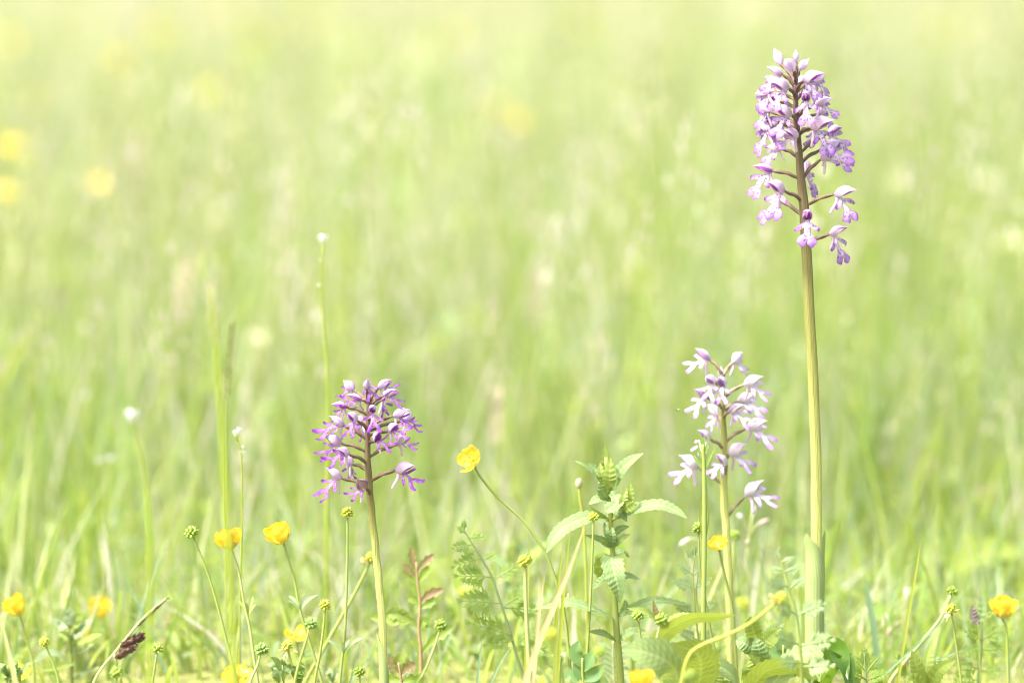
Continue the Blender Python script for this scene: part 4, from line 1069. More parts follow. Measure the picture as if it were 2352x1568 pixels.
# small smooth leaved clover like plants
def clover(label, d, leaves, stem_px, w=.0042, mat='clover'):
    C = spline(path(stem_px, d), 10)
    th = Thing('small_leaf_plant', label, 'plant', C[-1])
    th.part('stem', tube(MB(), C, .0008, 6), 'stem_green')
    for a in leaves:
        sleaf(th, a, d, w, (random.uniform(-.4, .4), -1, .5), mat, 0, fold=.2, quilt=0, peak=.5, base=.3)
    return th
clover('small plant with smooth oval blue green leaves beside the seed head stem', 3.37,
       [[(1340, 1540), (1352, 1515), (1362, 1498)], [(1340, 1560), (1330, 1540), (1318, 1520)], [(1345, 1562), (1365, 1548), (1388, 1524)], [(1330, 1560), (1310, 1552), (1296, 1560)], [(1338, 1530), (1322, 1500), (1330, 1470)], [(1350, 1568), (1370, 1560), (1400, 1570)]],
       [(1338, 1510), (1338, 1540), (1340, 1580)])
clover('little plant with curled oval leaves against the tall orchid sheath', 3.385,
       [[(1798, 1500), (1790, 1470), (1796, 1455)], [(1800, 1505), (1820, 1492), (1838, 1500)], [(1798, 1512), (1782, 1498), (1778, 1478)], [(1795, 1530), (1780, 1545), (1760, 1548)], [(1800, 1540), (1815, 1525), (1832, 1520)], [(1790, 1540), (1770, 1528), (1750, 1524)]],
       [(1800, 1480), (1798, 1520), (1792, 1580)], .0036)
# small herbs low in the grass along the near edge
for i in range(18):
    x0 = random.choice((random.uniform(20, 860), random.uniform(1000, 2340), random.uniform(1200, 1950))); d0 = random.uniform(3.36, 3.47); y0 = random.uniform(1500, 1545)
    ls = []
    for k in range(random.randint(4, 7)):
        a = random.uniform(-1, 1); yb = y0 + random.uniform(0, 40); l = random.uniform(22, 40)
        ls.append([(x0 + a * 3, yb + 8), (x0 + a * l * .5, yb - l * .35, random.uniform(-.008, .006)), (x0 + a * l, yb - l * random.uniform(.3, .8), random.uniform(-.012, .008))])
    C = spline(path([(x0, y0 + 4), (x0 + 2, y0 + 40), (x0 + 4, y0 + 80)], d0), 6)
    m_ = random.choice(('clover', 'rattle', 'haw_green', 'vetch', 'grass_g'))
    look = {'clover': 'deep blue green', 'rattle': 'grey green', 'haw_green': 'fresh glossy green', 'vetch': 'pale whitish green', 'grass_g': 'bright grass green'}[m_]
    th = Thing('low_herb', 'small low herb with %s leaves growing in the short grass' % look, 'plant', C[-1], 'small low herbs with %s leaves' % look)
    th.part('stem', tube(MB(), C, .0006, 5), 'stem_green')
    for a in ls: sleaf(th, a, d0, random.uniform(.0014, .0028), (random.uniform(-.5, .5), -1, .6), m_, 0, fold=.2, quilt=0, peak=.45, base=.3, across=4)
# pinnate vetch leaf
C = spline(path([(1408, 1470), (1408, 1500), (1410, 1540), (1414, 1590)], 3.45), 12)
th = Thing('vetch', 'pale ladder like vetch leaf of narrow leaflets behind the saw edged plant', 'plant', C[-1])
th.part('stem', tube(MB(), C, .0006, 5), 'stem_pale')
for i in range(7):
    y = 1482 + i * 12
    for s in (-1, 1):
        sleaf(th, [(1409, y + 8), (1409 + s * 18, y - 3), (1409 + s * 40, y - 8 + i)], 3.45, .0013, CAMN, 'vetch', 0, quilt=0, name='leaflet')
sleaf(th, [(1408, 1488), (1407, 1478), (1406, 1462)], 3.45, .0013, CAMN, 'vetch', 0, quilt=0, name='leaflet')

# ------------------------------------------------------------------ feathery leaved plants (wild carrot kind)
def pinna(mb, a, tip, nrm, n=4, size=1.0):
    """one side branch: short forked fingers on both sides of a fine rib"""
    ax = tip - a; Ln = ax.length; T = ax.normalized(); S = T.cross(Vector(nrm)).normalized(); Nn = S.cross(T)
    tube(mb, spline([a, a + ax * .5 + Nn * Ln * .03, tip], 5), lambda t: .00038 * size * (1 - .5 * t), 4)
    def finger(q, d, l):
        pd = d.cross(Nn).normalized() * l * .15
        z = Nn * l * random.uniform(-.12, .2)
        mb.add([q, q + d * l * .45 + pd + z * .4, q + d * l + z, q + d * l * .45 - pd + z * .4], [(0, 1, 2, 3)], [(.5, 0), (1, .5), (.5, 1), (0, .5)])
    for i in range(n + 1):
        t = 0.22 + 0.75 * i / n
        c = a + ax * t
        l = Ln * .52 * (1 - .55 * t) * random.uniform(.9, 1.15)
        for s in ((-1, 1) if i < n else (0,)):
            d = (S * s * .75 + T * .85).normalized()
            finger(c, d, l)
            for k in (.35, .6):
                for s2 in (-1, 1):
                    finger(c + d * l * k * .9, (d + d.cross(Nn) * s2 * .65).normalized(), l * .5)
def feathery(label, d, stem_px, tiers, mat, r=.0011, hair=False, name='feathery_leaf_plant', size=1.0):
    C = spline(path(stem_px, d), 24); th = Thing(name, label, 'plant', C[-1], 'feathery leaved plants')
    mb = tube(MB(), C, lambda t: r * (.35 + .65 * t), 6)
    th.part('stem', mb, 'stem_green' if not hair else 'feather_grey')
    if hair:
        hb = MB()
        for i in range(120):
            c = C[0].lerp(C[-1], 0); t = random.random(); c = C[int(t * 23)]; a = random.random() * 6.28
            v = Vector((math.cos(a), math.sin(a) * .6, random.uniform(-.2, .5))).normalized()
            hb.add([c, c + v * .0022 + Vector((.00006, 0, 0)), c + v * .0022], [(0, 1, 2)], [(0, 0)] * 3)
        th.part('hairs', hb, 'vetch')
    for (x0, y0, x1, y1, dd) in tiers:
        mb = MB(); a = P(x0, y0, d); b = P(x1, y1, d + dd)
        pinna(mb, a, b, (random.uniform(-.2, .2), -1, .45), 4, size)
        th.part('leaflet', mb, mat, smooth=False)
    return th
feathery('finely cut feathery leaf on a hairy stem next to the red leaved seedling', 3.42,
         [(1062, 1212), (1080, 1240), (1105, 1280), (1130, 1325), (1145, 1370), (1165, 1430), (1185, 1500), (1205, 1568)],
         [(1070, 1226, 1052, 1210, 0), (1085, 1250, 1044, 1258, -.01), (1075, 1235, 1112, 1232, 0), (1105, 1280, 1046, 1300, -.01), (1110, 1285, 1140, 1270, 0), (1130, 1325, 1055, 1322, -.012), (1135, 1330, 1185, 1300, 0), (1150, 1385, 1065, 1380, -.014), (1155, 1392, 1205, 1360, 0), (1158, 1395, 1230, 1402, .01), (1178, 1460, 1085, 1432, -.014), (1182, 1470, 1120, 1480, -.01), (1188, 1475, 1225, 1450, 0), (1190, 1480, 1250, 1490, 0), (1065, 1218, 1066, 1196, 0), (1095, 1262, 1068, 1275, 0)], 'feather', hair=True)
feathery('soft feathery leaf standing just in front of the tall orchid sheath', 3.28,
         [(1788, 1270), (1800, 1310), (1812, 1350), (1830, 1420), (1838, 1490), (1842, 1568)],
         [(1792, 1285, 1778, 1268, 0), (1795, 1290, 1820, 1280, 0), (1800, 1308, 1772, 1306, 0), (1803, 1312, 1838, 1298, 0), (1810, 1345, 1770, 1340, -.01), (1814, 1350, 1845, 1325, 0), (1828, 1410, 1785, 1390, -.01), (1830, 1412, 1888, 1388, .0), (1836, 1480, 1790, 1462, -.012), (1838, 1482, 1905, 1470, -.01), (1840, 1520, 1795, 1520, -.01), (1842, 1530, 1905, 1528, -.01), (1788, 1274, 1790, 1256, 0)], 'feather_grey', size=1.6, r=.0014)
feathery('delicate grey green feathery leaf beside the winged stem', 3.42,
         [(1597, 1268), (1592, 1310), (1594, 1360), (1600, 1430), (1608, 1500), (1618, 1568)],
         [(1595, 1285, 1578, 1262, 0), (1594, 1284, 1612, 1256, 0), (1592, 1320, 1560, 1296, 0), (1593, 1322, 1622, 1290, 0), (1593, 1350, 1548, 1332, 0), (1594, 1352, 1628, 1330, 0), (1598, 1410, 1555, 1390, 0), (1599, 1412, 1636, 1384, 0), (1604, 1470, 1565, 1450, 0), (1605, 1472, 1640, 1450, 0), (1596, 1275, 1596, 1254, 0)], 'feather_grey', r=.0008)
feathery('hairy feathery leaved plant with a purplish tip beside the single buttercup', 3.45,
         [(2252, 1372), (2254, 1420), (2254, 1480), (2250, 1530), (2248, 1568)],
         [(2253, 1420, 2228, 1440, 0), (2254, 1418, 2285, 1400, 0), (2254, 1470, 2222, 1452, -.01), (2255, 1470, 2300, 1440, 0), (2252, 1490, 2210, 1500, -.01), (2254, 1492, 2300, 1490, 0), (2250, 1535, 2208, 1530, -.01), (2252, 1540, 2300, 1540, 0), (2253, 1400, 2266, 1370, 0), (2249, 1560, 2200, 1560, -.01)], 'feather', hair=True, r=.0014)
feathery('small woolly feathery tuft beside the dark foot leaf of the tall orchid', 3.38,
         [(1985, 1500), (1988, 1540), (1992, 1590)],
         [(1988, 1540, 1958, 1508, 0), (1988, 1530, 1985, 1490, 0), (1989, 1545, 2016, 1510, 0), (1990, 1560, 1950, 1540, -.01), (1991, 1562, 2030, 1545, -.01), (1992, 1575, 1955, 1575, -.01), (1992, 1578, 2035, 1575, -.01)], 'feather', hair=True, size=1.4)
th = bushy('purplish folded leaf tip rising beside the hairy feathery plant', 3.44, [(2246, 1430), (2250, 1480), (2252, 1568)], [[(2247, 1436), (2236, 1412), (2234, 1388)], [(2249, 1430), (2256, 1395), (2252, 1350)]], ('purple_leaf', 'feather_grey'), .0030, r=.0005, teeth=0 or 6, nrm=CAMN, name='leafy_shoot', group=None)

# ------------------------------------------------------------------ red leaved seedlings
def lobed(th, px, d, w, mat, nrm=CAMN):
    mb = MB(); leaf(mb, [P(a[0], a[1], d + (a[2] if len(a) > 2 else 0)) for a in px], lance(w, .6, .12), nrm, 6, fold=.25, teeth=4, tooth=.45, quilt=0, slant=.5)
    th.part('leaf', mb, mat)
C = spline(path([(956, 1290), (960, 1340), (965, 1390), (962, 1440), (966, 1490), (968, 1568)], 3.45), 20)
th = Thing('seedling', 'slender seedling with reddish young leaves on a red brown stem', 'seedling', C[-1])
th.part('stem', tube(MB(), C, lambda t: .0006 + .0007 * t, 6), 'haw_stem')
for px, m, w in (([(956, 1310), (948, 1285), (944, 1254)], 'haw_red', .0034), ([(958, 1312), (975, 1292), (998, 1272)], 'haw_red', .0034), ([(956, 1325), (942, 1312), (925, 1294)], 'haw_red', .0036), ([(958, 1340), (976, 1315), (985, 1300)], 'haw_green', .0042), ([(956, 1340), (940, 1320), (934, 1306)], 'haw_green', .0036),
                 ([(963, 1378), (955, 1360), (944, 1345)], 'haw_green', .0036), ([(966, 1382), (985, 1365), (1020, 1352)], 'haw_red', .0040), ([(964, 1395), (985, 1385), (995, 1370)], 'haw_green', .0042), ([(965, 1390), (950, 1378), (938, 1372)], 'haw_green', .0036),
                 ([(962, 1440), (930, 1420), (848, 1418)], 'haw_green', .0064), ([(962, 1440), (920, 1412), (890, 1408)], 'haw_green', .0060), ([(963, 1438), (975, 1425), (985, 1440)], 'haw_green', .0040), ([(966, 1500), (955, 1480), (945, 1470)], 'haw_green', .0036), ([(967, 1500), (1000, 1465), (1040, 1440)], 'haw_green', .0046)):
    lobed(th, px, 3.45, w * .82, m)
C = spline(path([(915, 1520), (920, 1550), (925, 1590)], 3.40), 8)
th = Thing('seedling', 'low seedling with rust tinged toothed leaves at the violet orchid foot', 'seedling', C[-1])
th.part('stem', tube(MB(), C, .0008, 6), 'haw_stem')
for px, m in (([(918, 1545), (905, 1530), (895, 1508)], 'haw_red'), ([(920, 1550), (935, 1535), (955, 1525)], 'haw_red'), ([(918, 1540), (915, 1525), (922, 1500)], 'haw_green'), ([(922, 1560), (900, 1560), (885, 1570)], 'haw_green'), ([(922, 1565), (945, 1560), (970, 1568)], 'haw_green')):
    lobed(th, px, 3.40, .0042, m)

# ------------------------------------------------------------------ single grass blades and stems that can be told apart
def blade(label, d, px, w, mat, nrm=CAMN, name='wild_grass', group='single grass blades', fold=.3, peak=.0):
    pts = path(px, d); pts.reverse()
    th = Thing(name, label, 'grass', pts[0], group)
    mb = MB(); leaf(mb, pts, (lambda t: w * (1 - .25 * t) * (1 - max(0, (t - .55) / .45) ** 1.6) + .00008), nrm, 2, fold=fold, rows=26)
    th.part('blade', mb, mat)
    return th
blade('dry pinkish straw blade slanting in front of the saw edged leaf', 3.30, [(1346, 1200), (1310, 1300), (1275, 1385), (1240, 1470), (1205, 1568)], .0018, 'dry')
blade('short dry straw blade tip beside the curved buttercup stem', 3.28, [(1252, 1310), (1240, 1390), (1232, 1480), (1225, 1568)], .0010, 'dry')
blade('stiff yellow green blade left of the seed head stem', 3.37, [(1311, 1205), (1298, 1320), (1290, 1420), (1280, 1568)], .0011, 'grass_y')
blade('stout yellow green blade crossing the low saw edged leaf', 3.345, [(1295, 1240), (1283, 1340), (1277, 1450), (1274, 1568)], .0013, 'grass_y')
blade('pale upright blade right next to the soft yellow seed head', 3.36, [(1215, 1216), (1213, 1300), (1210, 1420), (1205, 1568)], .0009, 'grass_y')
blade('thin blue green blade crossing low behind the dry straw', 3.36, [(1178, 1480), (1150, 1520), (1120, 1590)], .0008, 'glaucous')
blade('short needle of grass between seedling and feathery leaf', 3.40, [(1108, 1466), (1102, 1510), (1094, 1590)], .0009, 'glaucous')
blade('dark green blade leaning against the pale seed head stem', 3.39, [(982, 1520), (960, 1560), (940, 1600)], .0010, 'grass_g')
blade('thin hair like grass tip beside the bracted seed head stem', 3.42, [(832, 1460), (818, 1510), (800, 1590)], .0005, 'glaucous')
blade('broad blue green blade tapering up right of the tall orchid', 3.52, [(1987, 1318), (1996, 1380), (2008, 1450), (2020, 1568)], .0022, 'glaucous')
blade('slender yellow green grass stem with a fine pointed tip', 3.40, [(2116, 1236), (2104, 1310), (2085, 1420), (2062, 1568)], .0010, 'grass_y')
blade('wiry blue green stem slanting across the pale seed head stem', 3.385, [(2168, 1424), (2110, 1478), (2050, 1530), (2005, 1580)], .0009, 'glaucous')
blade('second wiry blue green stem running low behind the saw edged tuft', 3.43, [(2226, 1488), (2170, 1508), (2110, 1545), (2080, 1590)], .0009, 'glaucous')
blade('upright green blade behind the crossing wiry stems', 3.48, [(2172, 1412), (2158, 1470), (2140, 1568)], .0013, 'grass_g')
blade('fine blade tip leaning beside the tall orchid foot', 3.5, [(1944, 1444), (1924, 1480), (1900, 1540)], .0009, 'glaucous')
blade('pale broad blade lying aslant behind the saw edged plant', 3.62, [(1580, 1320), (1540, 1360), (1490, 1420), (1440, 1500)], .0026, 'vetch')
blade('pale slanting stem passing behind the small cup and pale orchid', 3.52, [(1680, 1250), (1655, 1310), (1630, 1370), (1600, 1450), (1560, 1568)], .0014, 'stem_pale')
blade('blue green blade leaning behind the brown sedge', 3.55, [(262, 1282), (310, 1370), (345, 1450), (372, 1520), (410, 1590)], .0010, 'glaucous')
blade('tall pale green leaning blade at the meadow edge', 3.3, [(0, 1410), (18, 1490), (40, 1590)], .0015, 'stem_pale')
blade('wide yellow green blade blurred behind the leaning buttercup', 3.62, [(40, 1340), (56, 1420), (60, 1568)], .003, 'grass_y')
blade('pale straw coloured blade blurred behind the sedge spikes', 3.66, [(388, 1378), (376, 1440), (366, 1568)], .0018, 'dry')
blade('pale green blade fading out of focus left of the seed head', 3.70, [(432, 1330), (410, 1420), (380, 1568)], .0018, 'grass_g')
for (a, b, c, dd, w, m) in [(1110, 1180, 980, 5.0, .005, 'vetch'), (1250, 1010, 1080, 4.4, .004, 'grass_y')]: pass
blade('long pale blade leaning far behind the curved buttercup', 4.3, [(1420, 680), (1330, 790), (1230, 890), (1170, 970), (1120, 1060)], .005, 'vetch', group=None)
blade('second pale blade leaning far behind the saw edged plant', 4.25, [(1430, 850), (1360, 930), (1300, 1010), (1250, 1100)], .004, 'vetch', group=None)
blade('pale blade leaning behind the lilac orchid', 4.1, [(1815, 840), (1770, 890), (1730, 950), (1690, 1050)], .004, 'vetch', group=None)
blade('long pale blade leaning away right of the tall orchid', 4.6, [(2150, 850), (2220, 950), (2280, 1050), (2340, 1160)], .004, 'vetch', group=None)
blade('yellow green blade leaning in at the meadow edge', 4.2, [(85, 738), (50, 790), (10, 860), (-30, 930)], .004, 'grass_y', group=None)

def culm(label, d, px, r, mat='stem_yellow', spk=None, name='flowering_grass_plant', sp_mat='spikelet', leafw=0):
    pts = path(px, d); C = spline(pts, 26)
    th = Thing(name, label, 'grass', C[-1])
    th.part('stem', tube(MB(), C, lambda t: r * (.45 + .55 * min(1, t * 2)), 6), mat)
    if spk:
        f0, f1, n, sz, sprd = spk
        for i in range(n):
            t = f0 + (f1 - f0) * i / n
            c = C[min(26, int(t * 26))].lerp(C[min(26, int(t * 26) + 1)], t * 26 % 1)
            tg = (C[max(0, int(t * 26) - 1)] - C[min(26, int(t * 26) + 1)]).normalized()
            s = -1 if i % 2 else 1
            e = c + tg * sz + Vector((s * sz * sprd, random.uniform(-.5, .5) * sz * sprd, 0))
            mb = MB(); leaf(mb, [c, (c + e) / 2 + Vector((s * sz * .08, 0, 0)), e], lance(sz * .18, .4, .4), CAMN, 2, rows=5, fold=.4)
            th.part('spikelet', mb, sp_mat)
    return th
culm('tall thick green grass stem blurred in front of the half open buttercup', 3.06, [(484, 665), (490, 720), (497, 800), (505, 900), (512, 1000), (518, 1100), (522, 1200), (528, 1300), (535, 1440), (540, 1568)],   .0017, 'stem_lime', (0, .22, 9, .006, .2), sp_mat='spikelet')
culm('thin dark spiked grass flower head beside the tall green stem', 3.56, [(533, 757), (529, 800), (525, 860), (521, 920), (518, 1000), (518, 1150), (520, 1330)], .0007, 'stem_green', (0, .45, 24, .0058, .2), sp_mat='spikelet_dark')
culm('grass head of fine buff spikelets blurred over the curved buttercup', 3.95, [(1140, 900), (1140, 950), (1138, 1000), (1130, 1080), (1130, 1200), (1130, 1300)], .0006, 'stem_green', (0, .4, 30, .006, .9), sp_mat='spikelet')
culm('airy grass head of pinkish spikelets far behind the saw edged plant', 4.4, [(1228, 640), (1226, 700), (1224, 760), (1224, 900), (1224, 1050)], .0007, 'stem_green', (0, .4, 26, .007, 1.0), sp_mat='spikelet')
culm('loose buff grass head blurred left of the spiked grass', 4.3, [(430, 600), (425, 660), (420, 740), (418, 850), (416, 1000)], .0007, 'stem_green', (0, .45, 30, .007, 1.1), sp_mat='spikelet')
culm('loose pinkish grass head blurred high in the meadow', 4.9, [(310, 320), (305, 390), (300, 470), (298, 600), (296, 760)], .0007, 'stem_green', (0, .5, 30, .008, 1.1), sp_mat='spikelet')
culm('nodding buff grass head blurred behind the violet orchid', 4.5, [(850, 780), (850, 830), (845, 900), (842, 1000), (840, 1100)], .0007, 'stem_green', (0, .4, 24, .006, .9), sp_mat='spikelet')
culm('airy grass head blurred between the two right hand orchids', 4.5, [(2030, 850), (2028, 900), (2022, 960), (2020, 1100)], .0007, 'stem_green', (0, .4, 26, .006, .9), sp_mat='spikelet')
culm('whitish grass head blurred low right behind the blades', 4.0, [(2260, 1120), (2235, 1150), (2215, 1190), (2200, 1260), (2190, 1350)], .0007, 'stem_green', (0, .5, 30, .0045, 1.6), sp_mat='spikelet')
culm('pale grass head blurred behind the tall orchid stem', 4.1, [(1730, 880), (1745, 920), (1760, 1000)][:0] + [(2130, 1060), (2120, 1110), (2110, 1180), (2105, 1300)], .0007, 'stem_green', (0, .4, 24, .006, 1.1), sp_mat='spikelet')

# brown sedge
C = spline(path([(382, 1374), (350, 1400), (318, 1432), (290, 1465), (262, 1500), (235, 1532), (215, 1568)], 3.43), 24)
th = Thing('sedge', 'sedge with a grey spike and two dark brown bristly flower spikes', 'sedge', C[-1])
th.part('stem', tube(MB(), C, .0008, 6), 'stem_pale')
def spike(a, b, r, mat, n, sz):
    mb = MB(); ax = b - a; T = ax.normalized(); S = T.cross(Vector((0, 1, 0))).normalized(); Q = T.cross(S)
    tube(mb, spline([a, (a + b) / 2, b], 6), lambda t: r * .5 * math.sin(math.pi * (.12 + .8 * t)), 6)
    for i in range(n):
        t = random.random(); th_ = random.random() * 6.28; o = S * math.cos(th_) + Q * math.sin(th_)
        c = a + ax * t + o * r * .35 * math.sin(math.pi * (.12 + .8 * t))
        e = c + (o * .8 + T * .8).normalized() * sz * random.uniform(.7, 1.2)
        leaf(mb, [c, (c + e) / 2, e], lance(sz * .13, .4, .5), o, 2, rows=3)
    return mb
th.part('male_spike', spike(P(314, 1438, 3.43), P(384, 1372, 3.43), .0019, 'x', 90, .0022), 'sedge_grey')
th.part('flower_spike', spike(P(276, 1484, 3.425), P(328, 1460, 3.42), .0042, 'x', 230, .0034), 'sedge_brown')
th.part('flower_spike', spike(P(264, 1510, 3.425), P(306, 1484, 3.42), .0040, 'x', 200, .0034), 'sedge_brown')
th.part('flower_stalk', tube(MB(), spline([P(262, 1502, 3.43), P(266, 1515, 3.425), P(272, 1535, 3.43), P(280, 1568, 3.43)], 6), .0006, 5), 'stem_pale')

# ------------------------------------------------------------------ small white flowers on thin stems
def white_flower(label, d, px, heads, r=.0008, size=.0048, stem='stem_lime', mat='white_petal', group='small white flowers on thin stems'):
    C = spline(path(px, d), 22); th = Thing('white_flower', label, 'flower', C[-1], group)
    th.part('stem', tube(MB(), C, lambda t: r * (.5 + .6 * t), 6), stem)
    for (x, y, s) in heads:
        c = P(x, y, d); near = min(C, key=lambda p: (p - c).length)
        if (near - c).length > .001: th.part('flower_stalk', tube(MB(), spline([near + Vector((0, 0, -.003)), c], 4), r * .5, 4), stem)
        for i in range(4):
            a = i * 1.571 + .4; o = Vector((math.cos(a), math.sin(a), 0)); l = size * s
            mb = MB(); leaf(mb, [c, c + o * l * .25 + Vector((0, 0, l * .6)), c + o * l * .55 + Vector((0, 0, l))], lance(l * .26, .65, .3), (o.x, -1, .2), 4, rows=6, cup=.3)
            th.part('petal', mb, mat)
white_flower('white two petalled flower topping the tallest thin stem above the violet orchid', 3.58, [(741, 556), (738, 620), (738, 680), (745, 760), (752, 860), (755, 960), (752, 1100), (750, 1250), (748, 1400)], [(741, 560, 1.25), (733, 660, .5), (737, 600, .35)], r=.001)
white_flower('small cluster of white flowers on the thin stem beside the tall green grass', 3.45, [(545, 1002), (550, 1020), (555, 1060), (556, 1130), (556, 1200), (553, 1300)], [(541, 1002, .8), (549, 996, .8), (557, 1046, .7), (558, 1030, .4)], r=.0006)
white_flower('big blurred white flower on its own slanting stem', 3.12, [(302, 968), (315, 1010), (330, 1060), (340, 1150), (344, 1250), (344, 1400)], [(302, 970, 1.4)], r=.0011, size=.0052)
white_flower('fainter white bud of a close pair near the big blurred white flower', 3.85, [(228, 1062), (231, 1100), (236, 1200), (240, 1330)], [(228, 1064, .8)], r=.0014)
white_flower('brighter white bud of a close pair near the big blurred white flower', 3.85, [(253, 1058), (252, 1100), (248, 1200), (246, 1330)], [(253, 1060, .9)], r=.0014)
white_flower('pale white bud alone on a straight blurred stem', 4.05, [(198, 914), (202, 980), (206, 1080), (210, 1240)], [(198, 916, .9)], r=.0014)
white_flower('faint white bud high behind the tallest thin stem', 4.2, [(797, 468), (800, 540), (800, 650), (796, 800), (790, 950)], [(797, 470, 1.0)], r=.0014)
white_flower('white blurred flower far behind the saw edged plant', 4.2, [(1403, 838), (1406, 900), (1408, 1000), (1410, 1150)], [(1403, 840, 1.2)], r=.0014)
white_flower('faint round white flower far behind the curved buttercup', 4.5, [(1035, 828), (1038, 900), (1040, 1000), (1042, 1100)], [(1035, 830, 1.3)], r=.0014)
# catchfly like plants with narrow buds
def budplant(label, d, stem_px, buds, stem='stem_pale', group=None):
    C = spline(path(stem_px, d), 18); th = Thing('budding_plant', label, 'plant', C[-1], group)
    th.part('stem', tube(MB(), C, lambda t: .0005 + .0004 * t, 6), stem)
    for (x0, y0, x1, y1, xs, ys, m) in buds:
        a = P(x0, y0, d); b = P(x1, y1, d); s = P(xs, ys, d)
        th.part('bud_stalk', tube(MB(), spline([s, s.lerp(a, .6) + Vector((0, 0, .001)), a], 6), .0004, 4), stem)
        th.part('bud', tube(MB(), spline([a, (a + b) / 2, b], 8), lambda t: .0014 * math.sin(math.pi * (.12 + .8 * t)) ** .8, 8), m)
    return th
budplant('thin branching plant with pinkish white buds behind the pale orchid', 3.58, [(1728, 1180), (1722, 1230), (1716, 1270), (1716, 1310), (1740, 1360), (1790, 1440), (1820, 1500)],
         [(1730, 1185, 1732, 1160, 1726, 1200, 'white_petal'), (1740, 1205, 1766, 1192, 1724, 1225, 'pink_bud'), (1706, 1190, 1694, 1180, 1722, 1225, 'white_petal'), (1718, 1255, 1716, 1238, 1716, 1290, 'pink_bud'), (1585, 1235, 1560, 1252, 1660, 1260, 'white_petal')])
budplant('small plant with drooping whitish buds right of the fine grass stem', 3.56, [(2082, 1372), (2076, 1420), (2090, 1480), (2106, 1568)],
         [(2084, 1375, 2082, 1350, 2080, 1390, 'white_petal'), (2048, 1440, 2036, 1462, 2078, 1424, 'pink_bud'), (2030, 1440, 2036, 1410, 2060, 1460, 'white_petal'), (2012, 1430, 2008, 1414, 2060, 1470, 'pink_bud')])
budplant('tiny white bud nodding beside the single buttercup', 3.6, [(2338, 1410), (2330, 1460), (2310, 1520), (2290, 1568)], [(2344, 1400, 2326, 1384, 2338, 1412, 'white_petal')])
budplant('little pink bud low behind the needle of grass', 3.6, [(1150, 1545), (1152, 1580)], [(1140, 1550, 1158, 1530, 1150, 1560, 'pink_bud')])
# hairy round bud
C = spline(path([(1330, 1118), (1333, 1150), (1338, 1180), (1342, 1230), (1346, 1320)], 3.47), 14)
th = Thing('scabious_bud', 'round hairy pinkish bud on a thin stem left of the saw edged plant', 'flower bud', C[-1])
th.part('stem', tube(MB(), C, .0008, 6), 'stem_yellow')
c = P(1330, 1110, 3.47)
mb = MB(); tube(mb, [c + Vector((0, 0, z)) for z in (-.003, -.002, -.0005, .001, .0022, .003)], lambda t: .0021 * abs(math.sin(math.pi * (.1 + .82 * t))) ** .7, 10)
th.part('bud', mb, 'pink_bud')
hb = MB()
for i in range(70):
    z = random.uniform(-1, 1); a = random.random() * 6.28; q = math.sqrt(1 - z * z); v = Vector((q * math.cos(a), q * math.sin(a), z)); s = v.cross(Vector((.3, .5, .8))).normalized() * .00005
    hb.add([c + v * .002 - s, c + v * .002 + s, c + v * random.uniform(.0032, .0046)], [(0, 1, 2)], [(0, 0)] * 3)
th.part('hairs', hb, 'white_petal')
sleaf(th, [(1340, 1195), (1332, 1185), (1324, 1172)], 3.47, .0010, CAMN, 'rattle', 0, quilt=0)
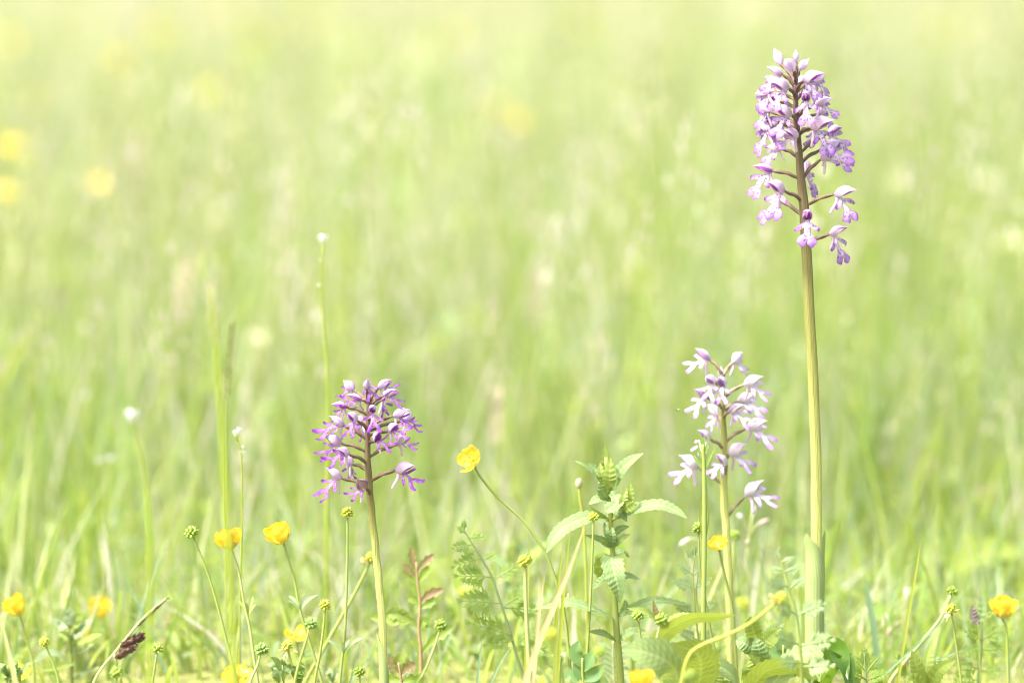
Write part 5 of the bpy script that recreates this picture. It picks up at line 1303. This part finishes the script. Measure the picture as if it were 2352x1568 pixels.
# winged green stem plant in front of the pale orchid
C = spline(path([(1614, 1020), (1617, 1070), (1618, 1140), (1618, 1250), (1616, 1400), (1616, 1568)], 3.39), 26)
th = Thing('ridged_plant', 'straight ridged green stem with narrow upright leaves before the pale orchid', 'plant', C[-1])
th.part('stem', tube(MB(), C, lambda t: .0008 + .0006 * t, 8, ridge=.28, nr=2), 'stem_green')
for px in ([(1616, 1060), (1606, 1035), (1602, 1005)], [(1616, 1045), (1622, 1030), (1628, 1000)], [(1618, 1080), (1630, 1050), (1646, 1024)], [(1616, 1080), (1602, 1060), (1586, 1040)], [(1614, 1040), (1612, 1015), (1604, 988)], [(1617, 1040), (1616, 1020), (1618, 995)]):
    sleaf(th, px, 3.39, .0010, CAMN, 'grass_g', 0, quilt=0)
for px in ([(1614, 1250), (1608, 1180), (1612, 1100)], [(1621, 1240), (1628, 1180), (1622, 1110)], [(1612, 1430), (1600, 1370), (1604, 1310)]):
    sleaf(th, px, 3.39, .0007, (0.6, -1, 0), 'stem_green', 14, quilt=0, name='wing')
# big soft leaves far behind
for lab, px, d, w, m in (('large yellow green leaf blurred far right behind the buttercup', [(2180, 1310), (2240, 1275), (2300, 1265), (2350, 1270)], 3.8, .010, 'broad_y'),
                         ('wide yellow green leaf blurred behind the red seedling', [(1000, 1420), (1030, 1375), (1070, 1350), (1120, 1340)], 3.7, .016, 'broad_y'),
                         ('second wide yellow green leaf blurred beside the red seedling', [(960, 1390), (990, 1340), (1040, 1310), (1090, 1295)], 3.75, .012, 'broad_y'),
                         ('yellow green leaf blurred behind the lower saw edged leaf', [(1300, 1410), (1260, 1380), (1220, 1390), (1180, 1410)], 3.68, .012, 'broad_y'),
                         ('pale blurred leaf arching behind the leaning buttercup', [(60, 1330), (90, 1280), (140, 1262), (190, 1268)], 4.0, .010, 'rattle')):
    pts = [P(a, b, d) for a, b in px]; base = Vector((pts[0].x, pts[0].y, 0))
    th = Thing('broad_leaf_plant', lab, 'plant', base)
    mb = MB(); leaf(mb, pts, lance(w, .4, .4), (0, -.9, .6), 6); th.part('leaf', mb, m)
    th.part('leaf_stalk', tube(MB(), spline([pts[0], base + Vector((0, 0, -.003))], 4), .0012, 5), 'stem_pale')
# tiny fly in the air
c = P(1555, 942, 3.42)
th = Thing('fly', 'tiny fly hovering in the air left of the pale orchid', 'insect', c)
th.part('body', tube(MB(), [c + Vector((x * .001, 0, -x * .0003)) for x in (-1.2, -.6, 0, .6, 1.1)], lambda t: .0003 * math.sin(math.pi * (.1 + .8 * t)), 6), 'fly')
for s in (-1, 1):
    mb = MB(); leaf(mb, [c, c + Vector((.0008, s * .0005, .0006)), c + Vector((.0016, s * .0010, .0008))], lance(.0004, .6, .3), (0, 0, 1), 2, rows=5); th.part('wing', mb, 'white_petal')
